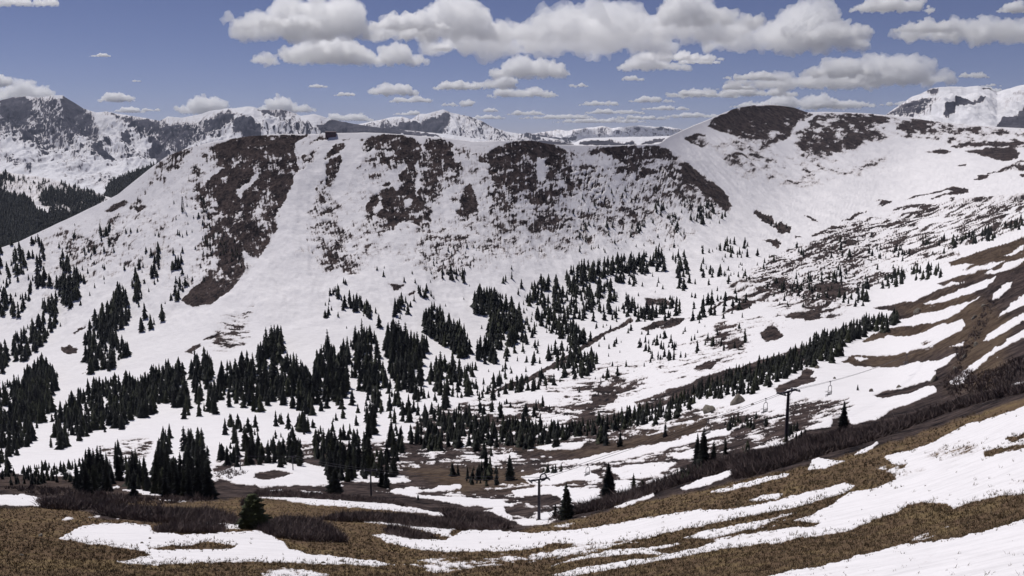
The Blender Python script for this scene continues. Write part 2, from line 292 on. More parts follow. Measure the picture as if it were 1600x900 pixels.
# ------------------------------------------------------------------ where the snow has gone: outlines of bare ground
# (amount bare, outline); later entries overrule earlier ones
BARE = [
 (.21,[(235,250),(300,235),(480,215),(700,220),(1060,230),(1150,330),(1060,400),(900,400),(760,430),(480,420),(250,470),(180,400)]),
 (.02,[(484,232),(520,214),(560,217),(566,262),(545,290),(500,345),(440,430),(410,490),(380,490),(400,412),(436,345),(466,270)]),
 # --- far ridge, left shoulder
 (.75,[(250,252),(262,240),(285,232),(305,230),(292,245),(272,262),(258,275),(246,280)]),
 (.45,[(246,272),(256,278),(232,305),(214,325),(205,322),(224,292)]),
 (.9,[(164,331),(176,320),(194,312),(203,315),(192,322),(176,331)]),(.92,[(212,324),(220,319),(229,320),(225,328),(215,331)]),
 (.8,[(175,355),(185,349),(199,352),(203,362),(195,368),(178,373)]),(.6,[(205,313),(222,297),(234,283),(237,285),(222,303),(208,318)]),
 (.5,[(150,350),(170,345),(176,385),(160,395),(140,388)]),(.42,[(130,400),(200,372),(205,385),(150,410),(100,420)]),
 (.55,[(300,240),(390,213),(392,238),(330,262),(308,282),(298,272),(318,252)]),
 (1.,[(330,232),(365,217),(400,211),(482,212),(462,222),(458,235),(464,250),(466,262),(458,285),(448,308),(436,330),(429,345),(432,360),(420,380),(412,392),(405,405),(388,400),(372,385),(358,362),(350,345),(335,328),(320,312),(316,296),(332,278),(350,262),(336,258),(350,242)]),
 (.55,[(305,285),(330,300),(350,330),(372,380),(385,420),(360,440),(325,440),(305,400),(318,370),(308,330)]),
 (.93,[(340,385),(360,372),(378,388),(383,420),(375,440),(352,462),(330,477),(300,481),(283,470),(300,455),(318,440),(335,425),(345,405)]),
 (.15,[(368,303),(398,277),(410,269),(388,297),(375,313)]),(.2,[(372,335),(380,322),(384,330),(376,342)]),(.3,[(330,292),(350,278),(356,280),(338,298)]),
 (.3,[(352,262),(372,250),(376,252),(358,268)]),(.35,[(398,330),(408,318),(412,320),(403,336)]),
 (.6,[(469,262),(477,245),(498,231),(503,233),(490,247),(478,262)]),(.9,[(489,221),(500,213),(517,213),(510,219),(497,221)]),
 (.8,[(535,219),(548,217),(545,220),(537,221)]),(.8,[(560,219),(573,217),(568,220)]),
 (.95,[(521,226),(538,225),(537,234),(530,242),(522,244),(510,251),(504,250),(512,240)]),
 (.8,[(511,262),(516,250),(534,244),(533,258),(527,272),(522,292),(512,290),(510,280)]),
 (.85,[(491,294),(498,285),(506,284),(500,292),(493,298)]),
 (.46,[(498,290),(522,288),(517,310),(494,338),(482,336),(492,310)]),(.4,[(480,335),(520,310),(540,320),(500,350)]),
 (.97,[(566,230),(570,220),(580,214),(605,212),(628,212),(646,216),(658,226),(655,240),(658,256),(652,275),(646,284),(630,286),(622,276),(634,264),(633,250),(622,243),(604,238),(588,236),(576,241),(568,238)]),
 (.52,[(575,243),(600,238),(628,243),(634,254),(606,270),(590,282),(577,284),(572,265)]),
 (.9,[(557,267),(566,260),(565,264),(559,268)]),(.9,[(596,290),(608,286),(612,289),(602,292)]),
 (.97,[(661,225),(668,218),(690,218),(709,225),(704,232),(708,240),(712,252),(708,264),(695,270),(680,262),(665,255),(660,240)]),
 (.74,[(658,240),(712,250),(716,275),(706,295),(694,300),(684,322),(672,350),(669,372),(656,366),(649,345),(650,320),(640,300),(656,290)]),
 (.93,[(570,345),(572,325),(580,310),(598,298),(612,293),(622,302),(628,288),(640,282),(654,288),(656,325),(648,343),(625,352),(612,362),(590,368),(578,363),(580,356),(598,344),(584,340),(590,325),(580,345),(566,349)]),
 (.1,[(631,317),(640,311),(647,312),(645,322),(636,326)]),(.15,[(588,322),(596,316),(600,328),(592,334),(588,345),(583,340)]),
 (.12,[(650,255),(655,250),(656,280),(652,310),(649,310)]),(.2,[(640,252),(625,262),(612,276),(600,280),(622,262)]),
 (.42,[(690,268),(712,265),(722,290),(716,322),(700,322),(686,300)]),(.2,[(675,330),(705,315),(710,350),(690,370),(672,360)]),
 (.95,[(724,292),(734,287),(741,300),(745,322),(748,345),(744,362),(735,376),(723,372),(714,356),(711,342),(713,330),(722,328),(721,310)]),
 (.6,[(655,380),(665,372),(690,365),(710,367),(713,385),(690,395),(668,408),(660,405)]),(.4,[(655,390),(740,375),(760,420),(680,440)]),
 (.62,[(712,232),(728,233),(752,242),(758,250),(735,250),(720,240)]),
 (.93,[(746,250),(775,230),(800,222),(825,219),(850,222),(872,228),(890,241),(894,262),(899,285),(890,300),(870,300),(848,290),(820,300),(800,305),(782,298),(772,285),(764,270),(765,256)]),
 (.68,[(760,285),(800,300),(850,288),(897,290),(885,312),(868,321),(848,322),(815,316),(795,330),(772,345),(757,356),(760,335),(775,322),(760,310)]),
 (.1,[(839,245),(851,249),(848,272),(852,285),(842,284),(838,265)]),(.25,[(858,285),(880,278),(888,295),(866,298)]),
 (.88,[(890,234),(905,247),(925,258),(941,274),(934,285),(920,278),(905,266),(892,251)]),(.6,[(905,270),(918,285),(916,302),(908,296)]),
 (.5,[(898,237),(940,230),(942,246),(915,247)]),
 (.96,[(936,232),(960,229),(1000,227),(1030,228),(1048,236),(1058,247),(1045,252),(1020,247),(1000,251),(986,256),(965,249),(948,243)]),
 (.43,[(895,255),(1060,252),(1075,272),(1060,300),(1040,325),(1000,335),(940,330),(900,312)]),
 (.75,[(950,313),(965,319),(990,335),(1008,346),(1004,351),(985,346),(965,334)]),(.7,[(925,305),(935,302),(936,312),(926,316)]),
 (.7,[(975,250),(1000,252),(995,268),(980,262)]),(.6,[(1015,270),(1045,262),(1050,285),(1030,290)]),
 (.86,[(1061,256),(1080,257),(1092,268),(1104,278),(1122,290),(1139,306),(1144,325),(1139,337),(1128,328),(1116,312),(1100,304),(1085,290),(1070,280)]),
 (.5,[(1040,278),(1075,285),(1115,310),(1138,334),(1118,350),(1090,346),(1070,325),(1040,305)]),
 (.36,[(690,340),(900,322),(1060,335),(1058,372),(900,392),(760,412),(700,400)]),(.46,[(820,345),(870,340),(870,362),(830,372)]),
 (.36,[(470,350),(560,330),(600,350),(560,430),(500,430)]),(.6,[(517,385),(530,378),(538,380),(533,395),(520,410),(508,410),(514,398)]),
 (.9,[(607,446),(620,447),(634,447),(622,456),(615,456)]),(.8,[(633,462),(650,456),(650,459),(640,464)]),
 # scars below the ridge, left
 (.85,[(318,532),(345,517),(363,514),(360,519),(338,529)]),(.8,[(286,551),(300,542),(313,538),(313,543),(300,553)]),(.42,[(320,545),(345,500),(400,470),(412,498),(392,535),(350,555)]),
 (.8,[(115,521),(132,511),(132,514),(118,523)]),(.85,[(95,545),(106,540),(122,545),(121,555),(103,556)]),(.46,[(145,700),(210,680),(240,690),(235,720),(170,720)]),(.8,[(128,584),(146,578),(146,580),(130,587)]),
 (.33,[(60,360),(200,330),(240,400),(60,500)]),
 # --- right hill
 (.97,[(1106,197),(1112,188),(1127,178),(1150,168),(1180,164),(1222,165),(1252,170),(1270,178),(1262,188),(1246,193),(1240,204),(1236,214),(1220,224),(1205,232),(1190,225),(1165,221),(1148,214),(1130,207),(1115,203)]),
 (.95,[(1069,217),(1085,209),(1104,212),(1112,226),(1096,231),(1080,226)]),(.5,[(1110,213),(1150,215),(1200,230),(1190,240),(1130,230)]),
 (.97,[(1263,192),(1270,182),(1285,176),(1320,176),(1352,177),(1388,182),(1392,188),(1372,197),(1350,204),(1320,201),(1290,202),(1268,200)]),
 (.1,[(1258,186),(1268,179),(1276,177),(1262,190),(1258,200),(1250,205),(1252,195)]),
 (.62,[(1240,206),(1268,200),(1385,198),(1388,214),(1350,224),(1330,240),(1292,246),(1255,251),(1240,240)]),
 (.36,[(1110,228),(1240,235),(1330,250),(1410,240),(1360,272),(1240,300),(1150,275)]),
 (.66,[(1388,184),(1430,187),(1500,194),(1600,202),(2380,208),(2380,222),(1600,216),(1530,212),(1470,214),(1400,208)]),
 (.5,[(1400,212),(1500,214),(1600,218),(2380,222),(2380,235),(1600,232),(1500,226)]),
 (.85,[(1484,229),(1500,224),(1540,222),(1600,222),(1600,226),(1550,229),(1500,232)]),
 (.95,[(1510,237),(1530,233),(1582,232),(1594,240),(1588,250),(1565,252),(1540,246)]),(.8,[(1440,238),(1470,233),(1487,236),(1478,241),(1455,240)]),
 (.95,[(1523,281),(1532,275),(1548,274),(1543,279),(1530,282)]),(.95,[(1543,273),(1565,265),(1600,250),(1700,230),(1700,234),(1600,256),(1565,269)]),(.97,[(1565,266),(1580,260),(1600,258),(1700,255),(1700,262),(1600,267),(1580,268)]),
 (.85,[(1497,259),(1510,259),(1509,262),(1499,261)]),(.9,[(1594,273),(1620,270),(1620,276),(1598,277)]),
 (.97,[(1415,314),(1430,307),(1455,301),(1485,293),(1497,292),(1510,296),(1514,302),(1500,305),(1480,305),(1458,312),(1452,311),(1475,303),(1492,299),(1482,297),(1450,305),(1430,311)]),
 (.97,[(1395,330),(1402,324),(1425,320),(1448,319),(1466,323),(1460,326),(1448,330),(1440,325),(1415,327)]),
 (.95,[(1441,345),(1452,337),(1464,331),(1485,328),(1484,331),(1468,334),(1458,337)]),(.95,[(1499,316),(1515,312),(1548,308),(1553,310),(1530,314),(1510,318)]),
 (.9,[(1484,312),(1492,310),(1493,316),(1485,316)]),(.95,[(1565,312),(1575,308),(1583,308),(1578,312)]),(.93,[(1364,324),(1380,316),(1394,315),(1391,319),(1375,323)]),
 (.93,[(1312,347),(1335,336),(1356,329),(1352,333),(1330,343)]),(.8,[(1363,318),(1375,314),(1386,313),(1375,317)]),
 (.85,[(1285,358),(1300,351),(1308,354),(1335,350),(1350,346),(1372,343),(1395,342),(1420,343),(1424,345),(1400,349),(1370,347),(1340,352),(1310,356)]),
 (.93,[(1270,371),(1290,363),(1305,360),(1318,364),(1345,359),(1370,362),(1395,358),(1418,353),(1426,357),(1410,363),(1380,368),(1350,371),(1330,378),(1315,387),(1298,388),(1322,376),(1345,366),(1320,367),(1290,370)]),
 (.9,[(1210,419),(1235,409),(1262,402),(1290,389),(1305,388),(1290,400),(1265,407),(1238,414)]),(.9,[(1200,404),(1215,397),(1240,390),(1252,387),(1230,396),(1205,408)]),
 (.6,[(1268,386),(1290,377),(1305,377),(1290,385)]),(.8,[(1240,372),(1250,369),(1254,372),(1245,374)]),
 (.88,[(1300,419),(1320,408),(1352,399),(1345,405),(1318,416)]),(.88,[(1420,412),(1450,403),(1500,394),(1500,397),(1465,406),(1435,412)]),
 (.85,[(1475,351),(1492,345),(1512,340),(1505,345),(1485,352)]),(.6,[(1545,348),(1583,333),(1583,337),(1553,349)]),
 (.75,[(1476,384),(1495,374),(1520,370),(1550,362),(1580,348),(1610,340),(1610,347),(1580,358),(1555,366),(1525,374),(1495,379)]),
 (.47,[(1130,450),(1230,385),(1330,345),(1450,320),(1600,300),(1700,290),(1700,330),(1600,345),(1500,385),(1440,400),(1400,430),(1300,465),(1200,485)]),(.4,[(1300,430),(1480,385),(1500,400),(1370,440),(1310,470)]),
 (.9,[(1176,330),(1182,328),(1205,340),(1212,350),(1200,350)]),(.9,[(1205,355),(1220,348),(1238,356),(1236,365),(1222,366)]),(.8,[(1190,374),(1215,372),(1220,380),(1215,387),(1200,380)]),(.9,[(1256,337),(1266,338),(1280,348),(1270,346)]),
 # --- valley floor
 (.34,[(820,590),(1000,560),(1150,500),(1260,470),(1280,500),(1180,560),(1000,620),(880,640)]),
 (.85,[(1010,470),(1045,470),(1052,478),(1030,482),(1012,480)]),(.85,[(1060,503),(1100,497),(1130,470),(1138,460),(1160,463),(1182,470),(1170,484),(1140,490),(1125,495),(1150,478),(1160,470),(1142,466),(1120,485),(1090,500)]),
 (.85,[(1025,508),(1050,498),(1070,500),(1058,510),(1035,519)]),(.6,[(1115,510),(1160,505),(1160,518),(1120,518)]),(.9,[(1188,520),(1200,513),(1215,514),(1224,525),(1212,533),(1195,533)]),
 (.85,[(1225,494),(1245,487),(1275,487),(1290,495),(1270,501),(1240,500)]),(.55,[(1210,470),(1290,440),(1350,450),(1300,475),(1340,480),(1300,500),(1230,485)]),(.6,[(1300,470),(1335,473),(1340,482),(1310,482)]),
 (.8,[(1136,535),(1150,530),(1165,532),(1160,540),(1140,545)]),(.93,[(1085,578),(1100,569),(1120,568),(1110,577),(1090,580)]),
 (.55,[(910,600),(960,592),(1005,595),(1012,612),(960,620),(930,640),(885,640),(880,620)]),(.85,[(925,620),(960,612),(965,620),(945,632),(925,630)]),(.85,[(800,640),(825,630),(850,632),(845,650),(810,655),(795,650)]),
 (.85,[(745,618),(770,612),(800,598),(825,590),(850,575),(875,562),(905,545),(930,528),(965,512),(985,500),(990,504),(965,518),(935,534),(905,552),(875,570),(850,583),(825,598),(800,606),(770,618)]),
 (.85,[(1000,515),(1040,500),(1045,510),(1010,520)]),
 (.86,[(990,628),(1020,618),(1060,605),(1100,590),(1150,576),(1200,560),(1250,545),(1290,530),(1330,510),(1340,515),(1300,545),(1240,570),(1180,590),(1110,610),(1050,632),(1000,645)]),
 (.55,[(640,650),(760,620),(850,635),(990,640),(1000,700),(650,705)]),
 # --- right flank: rising strips
 (.93,[(1366,482),(1390,478),(1430,470),(1460,456),(1500,443),(1530,432),(1570,424),(1572,428),(1535,440),(1505,452),(1475,463),(1440,474),(1480,472),(1510,462),(1545,450),(1550,455),(1510,475),(1480,482),(1440,492),(1400,503),(1385,498),(1395,487)]),
 (.9,[(1462,444),(1480,438),(1500,431),(1528,425),(1532,428),(1500,438),(1475,449)]),(.5,[(1290,525),(1340,500),(1370,495),(1372,500),(1310,540)]),
 (.9,[(1480,410),(1500,403),(1530,394),(1565,384),(1600,371),(1700,340),(1700,390),(1600,404),(1575,410),(1560,420),(1530,432),(1500,442),(1490,440),(1525,425),(1545,412),(1520,418),(1500,425),(1520,412),(1500,414)]),
 (.12,[(1570,398),(1590,388),(1600,382),(1600,390),(1580,400)]),(.12,[(1530,420),(1560,408),(1572,407),(1545,424)]),
 (.97,[(1545,445),(1562,428),(1580,418),(1600,408),(1720,370),(1720,560),(1600,600),(1560,612),(1520,620),(1468,628),(1458,598),(1462,582),(1480,570),(1500,548),(1512,522),(1505,500),(1500,488),(1528,468),(1540,458)]),
 (.12,[(1549,472),(1556,458),(1572,443),(1585,443),(1575,455),(1560,468)]),(.15,[(1557,499),(1566,488),(1580,474),(1600,461),(1640,440),(1640,455),(1600,478),(1578,490)]),
 (.1,[(1537,535),(1545,522),(1565,508),(1600,490),(1660,470),(1660,482),(1600,502),(1570,520),(1548,532)]),
 (.1,[(1483,598),(1495,588),(1520,572),(1540,556),(1565,538),(1600,516),(1660,490),(1660,505),(1600,528),(1560,550),(1545,560),(1520,582),(1500,602),(1487,603)]),
 (.2,[(1555,560),(1566,560),(1564,556)]),(.15,[(1560,606),(1600,595),(1700,570),(1700,580),(1600,602),(1570,612)]),
 (.95,[(1347,534),(1365,524),(1385,516),(1420,511),(1455,507),(1480,502),(1505,488),(1522,472),(1518,495),(1500,505),(1465,512),(1440,524),(1415,528),(1390,525),(1365,533),(1350,536)]),
 (.95,[(1312,567),(1325,560),(1350,557),(1400,557),(1430,550),(1460,540),(1490,525),(1512,508),(1520,515),(1508,532),(1480,545),(1512,538),(1505,548),(1470,562),(1440,567),(1400,576),(1350,575),(1325,570)]),
 (.15,[(1332,562),(1345,560),(1356,563),(1345,566)]),(.5,[(1430,538),(1460,532),(1460,542),(1440,545)]),
 (.9,[(1365,618),(1385,612),(1410,608),(1425,601),(1450,597),(1468,595),(1470,602),(1440,608),(1415,617),(1380,623)]),
 (.62,[(1115,690),(1180,650),(1230,628),(1260,622),(1290,625),(1328,622),(1335,640),(1300,655),(1240,680),(1170,700)]),(.8,[(1300,650),(1320,645),(1330,665),(1315,675),(1300,670)]),
 (.9,[(1210,610),(1240,596),(1262,575),(1275,582),(1262,592),(1278,590),(1270,600),(1235,610),(1218,618)]),
 (.9,[(1372,655),(1400,640),(1440,624),(1475,608),(1530,612),(1500,630),(1440,650)]),
 # --- valley floor below, brown and white in strips
 (.60,[(330,715),(400,700),(520,690),(650,690),(800,685),(1000,665),(1080,640),(1160,640),(1230,650),(1235,690),(1140,725),(1000,775),(880,802),(860,822),(780,826),(600,795),(400,765),(330,760)]),
 (.93,[(800,706),(860,704),(930,700),(990,690),(1050,675),(1100,658),(1110,664),(1060,685),(990,700),(930,712),(880,716),(820,712)]),
 (.92,[(640,735),(700,732),(760,735),(850,738),(900,750),(930,735),(940,742),(910,757),(850,756),(780,757),(720,768),(660,760),(600,765),(540,764),(530,758),(600,755),(640,748)]),
 (.08,[(335,742),(365,730),(420,724),(460,722),(512,730),(512,758),(470,764),(430,760),(370,758)]),(.9,[(400,742),(430,735),(460,742),(420,752),(395,750)]),
 (.08,[(535,740),(580,737),(620,742),(642,754),(615,758),(560,756),(536,754)]),
 (.08,[(610,768),(650,763),(662,768),(645,774),(620,774)]),(.08,[(655,768),(690,760),(720,758),(710,766),(670,770)]),
 (.08,[(600,783),(640,775),(700,776),(780,782),(802,790),(800,812),(806,822),(780,815),(740,803),(690,795),(640,786)]),(.9,[(722,797),(745,792),(770,795),(750,799)]),(.9,[(786,795),(810,790),(835,800),(825,810),(795,805)]),
 (.1,[(802,815),(840,812),(870,795),(872,805),(850,818),(815,822)]),
 (.1,[(450,779),(520,781),(580,786),(640,794),(700,803),(702,808),(660,803),(600,796),(540,788),(460,783)]),
 (.95,[(400,762),(470,760),(540,766),(600,770),(660,780),(720,791),(770,803),(810,820),(835,824),(790,826),(740,812),(680,800),(620,790),(540,780),(450,774),(400,772)]),
 (.1,[(412,768),(440,766),(452,772),(430,777),(414,775)]),(.1,[(470,768),(500,769),(505,773),(480,773)]),
 (.1,[(800,768),(850,760),(935,765),(940,782),(930,790),(880,785),(850,775),(805,778)]),(.9,[(808,778),(860,772),(880,783),(840,790),(810,785)]),
 (.08,[(812,746),(850,738),(900,735),(936,742),(938,752),(900,752),(870,758),(830,757)]),
 (.08,[(885,722),(930,712),(990,700),(1050,690),(1090,678),(1150,668),(1140,680),(1080,692),(1030,705),(980,716),(920,724)]),
 (.1,[(1050,712),(1085,704),(1090,714),(1060,718)]),(.1,[(955,735),(1000,725),(1060,722),(1040,735),(1010,748),(970,750),(960,742)]),(.1,[(830,700),(870,695),(915,692),(905,702),(850,705)]),
 (.1,[(820,680),(850,677),(858,684),(835,686)]),(.1,[(690,760),(720,760),(716,766)]),(.1,[(1160,706),(1190,698),(1215,694),(1200,704),(1170,712)]),(.08,[(960,752),(1000,752),(985,770),(965,772)]),
 # --- the near slope
 (1.,[(-780,740),(0,740),(60,744),(200,750),(330,754),(400,760),(400,778),(450,784),(500,790),(600,798),(700,808),(780,827),(850,822),(900,802),(940,795),(1000,780),(1060,752),(1100,738),(1145,726),(1150,706),(1200,700),(1228,694),(1260,674),(1310,668),(1380,655),(1450,632),(1530,610),(1600,600),(2380,570),(2380,1300),(-780,1300)]),
 (.05,[(-780,776),(0,776),(40,775),(68,780),(72,786),(60,792),(0,791),(-780,790)]),(.2,[(98,784),(118,783),(118,787),(100,787)]),
 (.08,[(194,768),(205,765),(235,766),(262,768),(270,773),(250,777),(225,774)]),(.1,[(245,781),(280,781),(304,784),(280,786),(255,784)]),(.08,[(168,762),(185,760),(190,764),(175,766)]),
 (.15,[(320,799),(345,801),(366,808),(364,812),(345,807)]),(.2,[(96,812),(112,808),(115,812),(100,814)]),(.2,[(130,808),(150,807),(158,809),(140,811)]),(.2,[(175,811),(190,810),(188,813)]),
 (.05,[(88,843),(105,835),(130,822),(160,820),(200,819),(235,822),(240,833),(290,836),(330,834),(400,830),(425,838),(440,846),(452,858),(480,866),(530,872),(580,878),(620,884),(590,886),(540,884),(480,881),(400,879),(330,880),(280,882),(230,884),(200,881),(182,878),(215,874),(236,870),(222,862),(180,855),(130,849)]),
 (.06,[(275,822),(330,818),(380,818),(384,826),(350,828),(310,830),(280,828)]),
 (.95,[(232,858),(260,854),(300,852),(322,848),(345,852),(370,853),(360,859),(320,860),(270,861)]),
 (.3,[(560,884),(640,880),(690,872),(740,873),(800,870),(850,862),(890,852),(960,846),(1000,846),(960,858),(900,868),(850,875),(800,882),(740,888),(690,892),(620,888)]),
 (.05,[(583,837),(600,835),(640,842),(690,846),(712,838),(722,830),(760,828),(800,832),(840,834),(900,828),(960,820),(1000,812),(1060,802),(1100,797),(1150,796),(1200,786),(1240,775),(1290,764),(1320,755),(1335,760),(1322,772),(1290,780),(1262,788),(1200,802),(1130,815),(1080,826),(1010,842),(960,848),(900,852),(850,858),(800,862),(740,863),(680,862),(640,858),(605,848)]),
 (.9,[(800,862),(840,857),(870,850),(898,850),(880,857),(845,864),(800,872)]),
 (.08,[(568,816),(590,814),(640,820),(690,824),(715,828),(700,834),(715,842),(690,838),(660,830),(620,822)]),
 (.06,[(1380,716),(1400,710),(1425,704),(1450,695),(1475,683),(1510,665),(1560,650),(1600,636),(2380,600),(2380,740),(1600,774),(1550,778),(1520,786),(1490,795),(1480,788),(1440,786),(1415,790),(1405,800),(1380,808),(1345,822),(1330,832),(1280,838),(1210,850),(1150,856),(1090,866),(1050,875),(990,885),(950,892),(900,900),(860,902),(900,890),(960,880),(1040,868),(1000,866),(930,872),(880,880),(860,886),(900,872),(960,860),(1020,855),(1060,850),(1100,846),(1140,842),(1100,842),(1060,842),(1100,832),(1150,822),(1200,812),(1260,796),(1320,772),(1370,762),(1400,750),(1400,740),(1420,726),(1395,726)]),
 (.9,[(1020,862),(1060,852),(1085,846),(1130,838),(1180,826),(1215,812),(1260,796),(1290,784),(1330,768),(1310,782),(1270,806),(1240,815),(1280,818),(1270,824),(1200,830),(1130,842),(1090,858),(1040,866)]),
 (.3,[(1090,850),(1130,845),(1190,832),(1230,830),(1200,842),(1140,852)]),(.3,[(1180,822),(1215,806),(1245,800),(1230,812),(1200,824)]),
 (.85,[(1535,706),(1560,700),(1600,694),(1700,670),(1700,682),(1600,702),(1570,708),(1540,716)]),(.9,[(1570,687),(1600,677),(1700,655),(1700,662),(1600,686),(1580,693)]),(.75,[(1560,760),(1600,750),(1600,755),(1570,760)]),
 (.42,[(1440,710),(1530,695),(1540,705),(1480,715)]),(.45,[(1370,730),(1440,735),(1400,748)]),
 (.05,[(1200,902),(1230,895),(1290,885),(1330,874),(1375,862),(1400,856),(1440,850),(1500,842),(1540,832),(1600,815),(2380,780),(2380,1300),(1000,1300),(1100,1000),(1170,920)]),
 (.2,[(1415,845),(1435,838),(1455,833),(1462,836),(1445,844),(1430,848)]),(.2,[(1474,826),(1488,822),(1486,826)]),
 (.1,[(958,794),(975,786),(1000,777),(1024,770),(1022,776),(1000,784),(975,793)]),(.08,[(1060,765),(1090,752),(1120,744),(1150,731),(1148,742),(1110,757),(1075,767)]),
 (.1,[(1104,771),(1130,764),(1165,755),(1200,745),(1235,740),(1230,746),(1190,756),(1150,766),(1125,771)]),(.12,[(1168,784),(1190,776),(1225,772),(1215,779),(1190,784)]),
 (.12,[(1268,720),(1278,716),(1298,720),(1320,722),(1290,732),(1262,736)]),(.15,[(1330,712),(1350,702),(1372,690),(1376,694),(1352,708)]),
 (.2,[(905,808),(920,806),(915,811)]),(.2,[(854,823),(880,818),(900,817),(885,823)]),(.15,[(1295,690),(1320,680),(1325,684),(1305,692)]),
 (.25,[(408,895),(430,890),(470,890),(505,896),(520,905),(480,912),(410,910)]),
 (.2,[(700,842),(720,848),(700,850)]),
]
GRASS = [(1.,[(-780,800),(0,795),(100,792),(160,805),(260,790),(380,778),(520,786),(640,800),(700,815),(780,835),(900,812),(1000,785),(1100,765),(1250,730),(1400,690),(1500,655),(1600,622),(2380,590),(2380,1300),(-780,1300)]),
 (.85,[(150,783),(250,782),(330,790),(300,796),(200,790)]),(.5,[(640,735),(760,735),(900,750),(850,757),(720,768)]),(.4,[(1400,480),(1500,450),(1580,500),(1560,610),(1480,610),(1500,540)]),
 (.35,[(800,700),(930,700),(1100,655),(1100,675),(930,712)]),(.4,[(1330,520),(1500,500),(1520,530),(1400,575),(1320,570)]),(.35,[(1480,400),(1600,372),(1700,350),(1600,410),(1480,445)]),
 (.0,[(140,800),(230,792),(330,798),(372,812),(360,820),(250,818),(150,812)]),(.0,[(405,820),(440,806),(490,812),(525,828),(540,848),(480,846),(420,838)]),
 (.0,[(490,808),(560,799),(640,803),(700,812),(790,818),(790,828),(700,827),(600,815)]),(.0,[(600,825),(640,830),(690,842),(650,845),(610,838)]),
 (.0,[(870,802),(930,775),(1060,735),(1150,705),(1220,690),(1310,667),(1450,632),(1600,600),(1700,585),(1700,600),(1600,614),(1500,632),(1390,680),(1260,716),(1170,748),(1060,755),(1000,780),(940,797)]),
 (.1,[(0,745),(300,752),(330,775),(200,780),(60,772),(0,765)])]
def paint(polys, px, py, soft, scale):
    B = np.zeros(px.shape, np.float32)
    for amt, P in polys:
        P = np.array(P, float); m = 14
        x0, y0 = P.min(0)-m; x1, y1 = P.max(0)+m
        idx = np.nonzero((px > x0) & (px < x1) & (py > y0) & (py < y1))
        if len(idx[0]) == 0: continue
        x = px[idx]; y = py[idx]; ins = np.zeros(len(x), bool); dm = np.full(len(x), 1e9)
        Q = np.roll(P, -1, 0)
        for (ax, ay), (bx, by) in zip(P, Q):
            c = ((ay > y) != (by > y)); xx = ax+(y-ay)*(bx-ax)/((by-ay) or 1e-9); ins ^= c & (x < xx)
            dx, dy = bx-ax, by-ay; t = np.clip(((x-ax)*dx+(y-ay)*dy)/(dx*dx+dy*dy+1e-9), 0, 1)
            dm = np.minimum(dm, (x-ax-t*dx)**2+(y-ay-t*dy)**2)
        dist = np.sqrt(dm)*np.where(ins, 1, -1); so = min(12, .28*math.sqrt((x1-x0-28)*(y1-y0-28)))+soft if .17 < amt < .78 else soft
        w = sstep(-so, so, dist/scale)
        B[idx] = B[idx]*(1-w)+amt*w
    return B
def bare_field(px, py, polys):
    vv = py+.000222*np.maximum(px-700, 0)**2+np.where(py < 480, 0, 0)
    # wander of the outlines (more on the distant slopes, strips stay strips near the camera)
    wa = 5.0; wx = fbm(px/28, vv/14, 5, 1)*wa; wy = fbm(px/30, vv/12, 5, 5)*wa*.55
    wx = wx+fbm(px/8, vv/5, 4, 61, .65)*2.6; wy = wy+fbm(px/9, vv/4, 4, 65, .65)*1.8
    B = paint(polys, px+wx, py+wy, 1.6, 1.0)
    up = sstep(500, 430, py)*sstep(1200, 1050, px)
    dr = px+.55*py      # drift direction on the far face
    crease = .25*(py-250)*np.sin((px-300)/160)
    n_face = fbm((px-py*.6)/19, (py+px*.35)/9, 7, 20, .72)+.45*fbm(px/55, py/40, 3, 26)+.55*fbm((px-crease)/2.6, py/16, 4, 28, .6)
    n_hill = fbm((px+py*.9)/22, (py-px*.25)/9, 7, 24, .72)+.45*fbm(px/70, py/40, 3, 27)
    hl = sstep(1040, 1100, px)*sstep(330, 290, py); n_face = n_face*(1-hl)+n_hill*hl; up = np.maximum(up, hl)
    far = sstep(500, 420, py)*sstep(1100, 1200, px); n_strip = fbm(px/30, vv/4.6, 7, 30, .72)*(1-far)+far*(fbm(px/30, vv/2.6, 6, 33, .66)*1.25)+.5*fbm(px/90, vv/22, 3, 36)
    n = n_face*up+n_strip*(1-up)
    B = np.where(up > 0, np.where(B > .5, .5+(B-.5)*(1-.47*up), B), B); B = np.where((B > .8)&(up < .5)&(px > 380), .5+(B-.5)*(1-.22*sstep(800, 700, py)), B)
    edge = 1-np.abs(B-.5)*2            # noise counts where cover is broken
    v = B+n*((.13+.17*up)*(B<.05)+.34*(B>=.05)+.26*up*sstep(.5,.8,B)+.75*np.clip(edge, 0, 1))
    return np.clip((v-.5)*(3.0-1.0*up-1.2*sstep(300, 150, DD))+.5, 0, 1)
bare = bare_field(PX, PYg, BARE)
grass = np.clip(paint(GRASS, PX+fbm(PX/20, PYg/10, 4, 44)*8, PYg+fbm(PX/20, PYg/10, 4, 47)*4, 3, 1), 0, 1)
back = lambda A: np.concatenate([A, np.repeat(A[:, -1:], nb, 1)], 1)
rough = np.concatenate([np.zeros((1, len(vy))), bare[1:]], 0)*np.clip((DD-250)/300, 0, 1)
Za[:, :Z.shape[1]] += rough*np.clip((PYg-cr[:, None])/25, .15, 1)*(ridged((X+.2*Y)/16, (Y-.2*X)/34, 5, 90, .6)-.55)*4.2
Za[:, :Z.shape[1]] += face*(1-bare)*np.clip((PYg-cr[:, None])/40, .0, 1)*(fbm((X+.5*Y)/30, (Y-.4*X)/60, 4, 95, .6)*2.6+fbm((X+.8*Y)/7, (Y-.6*X)/26, 3, 97, .6)*.55)
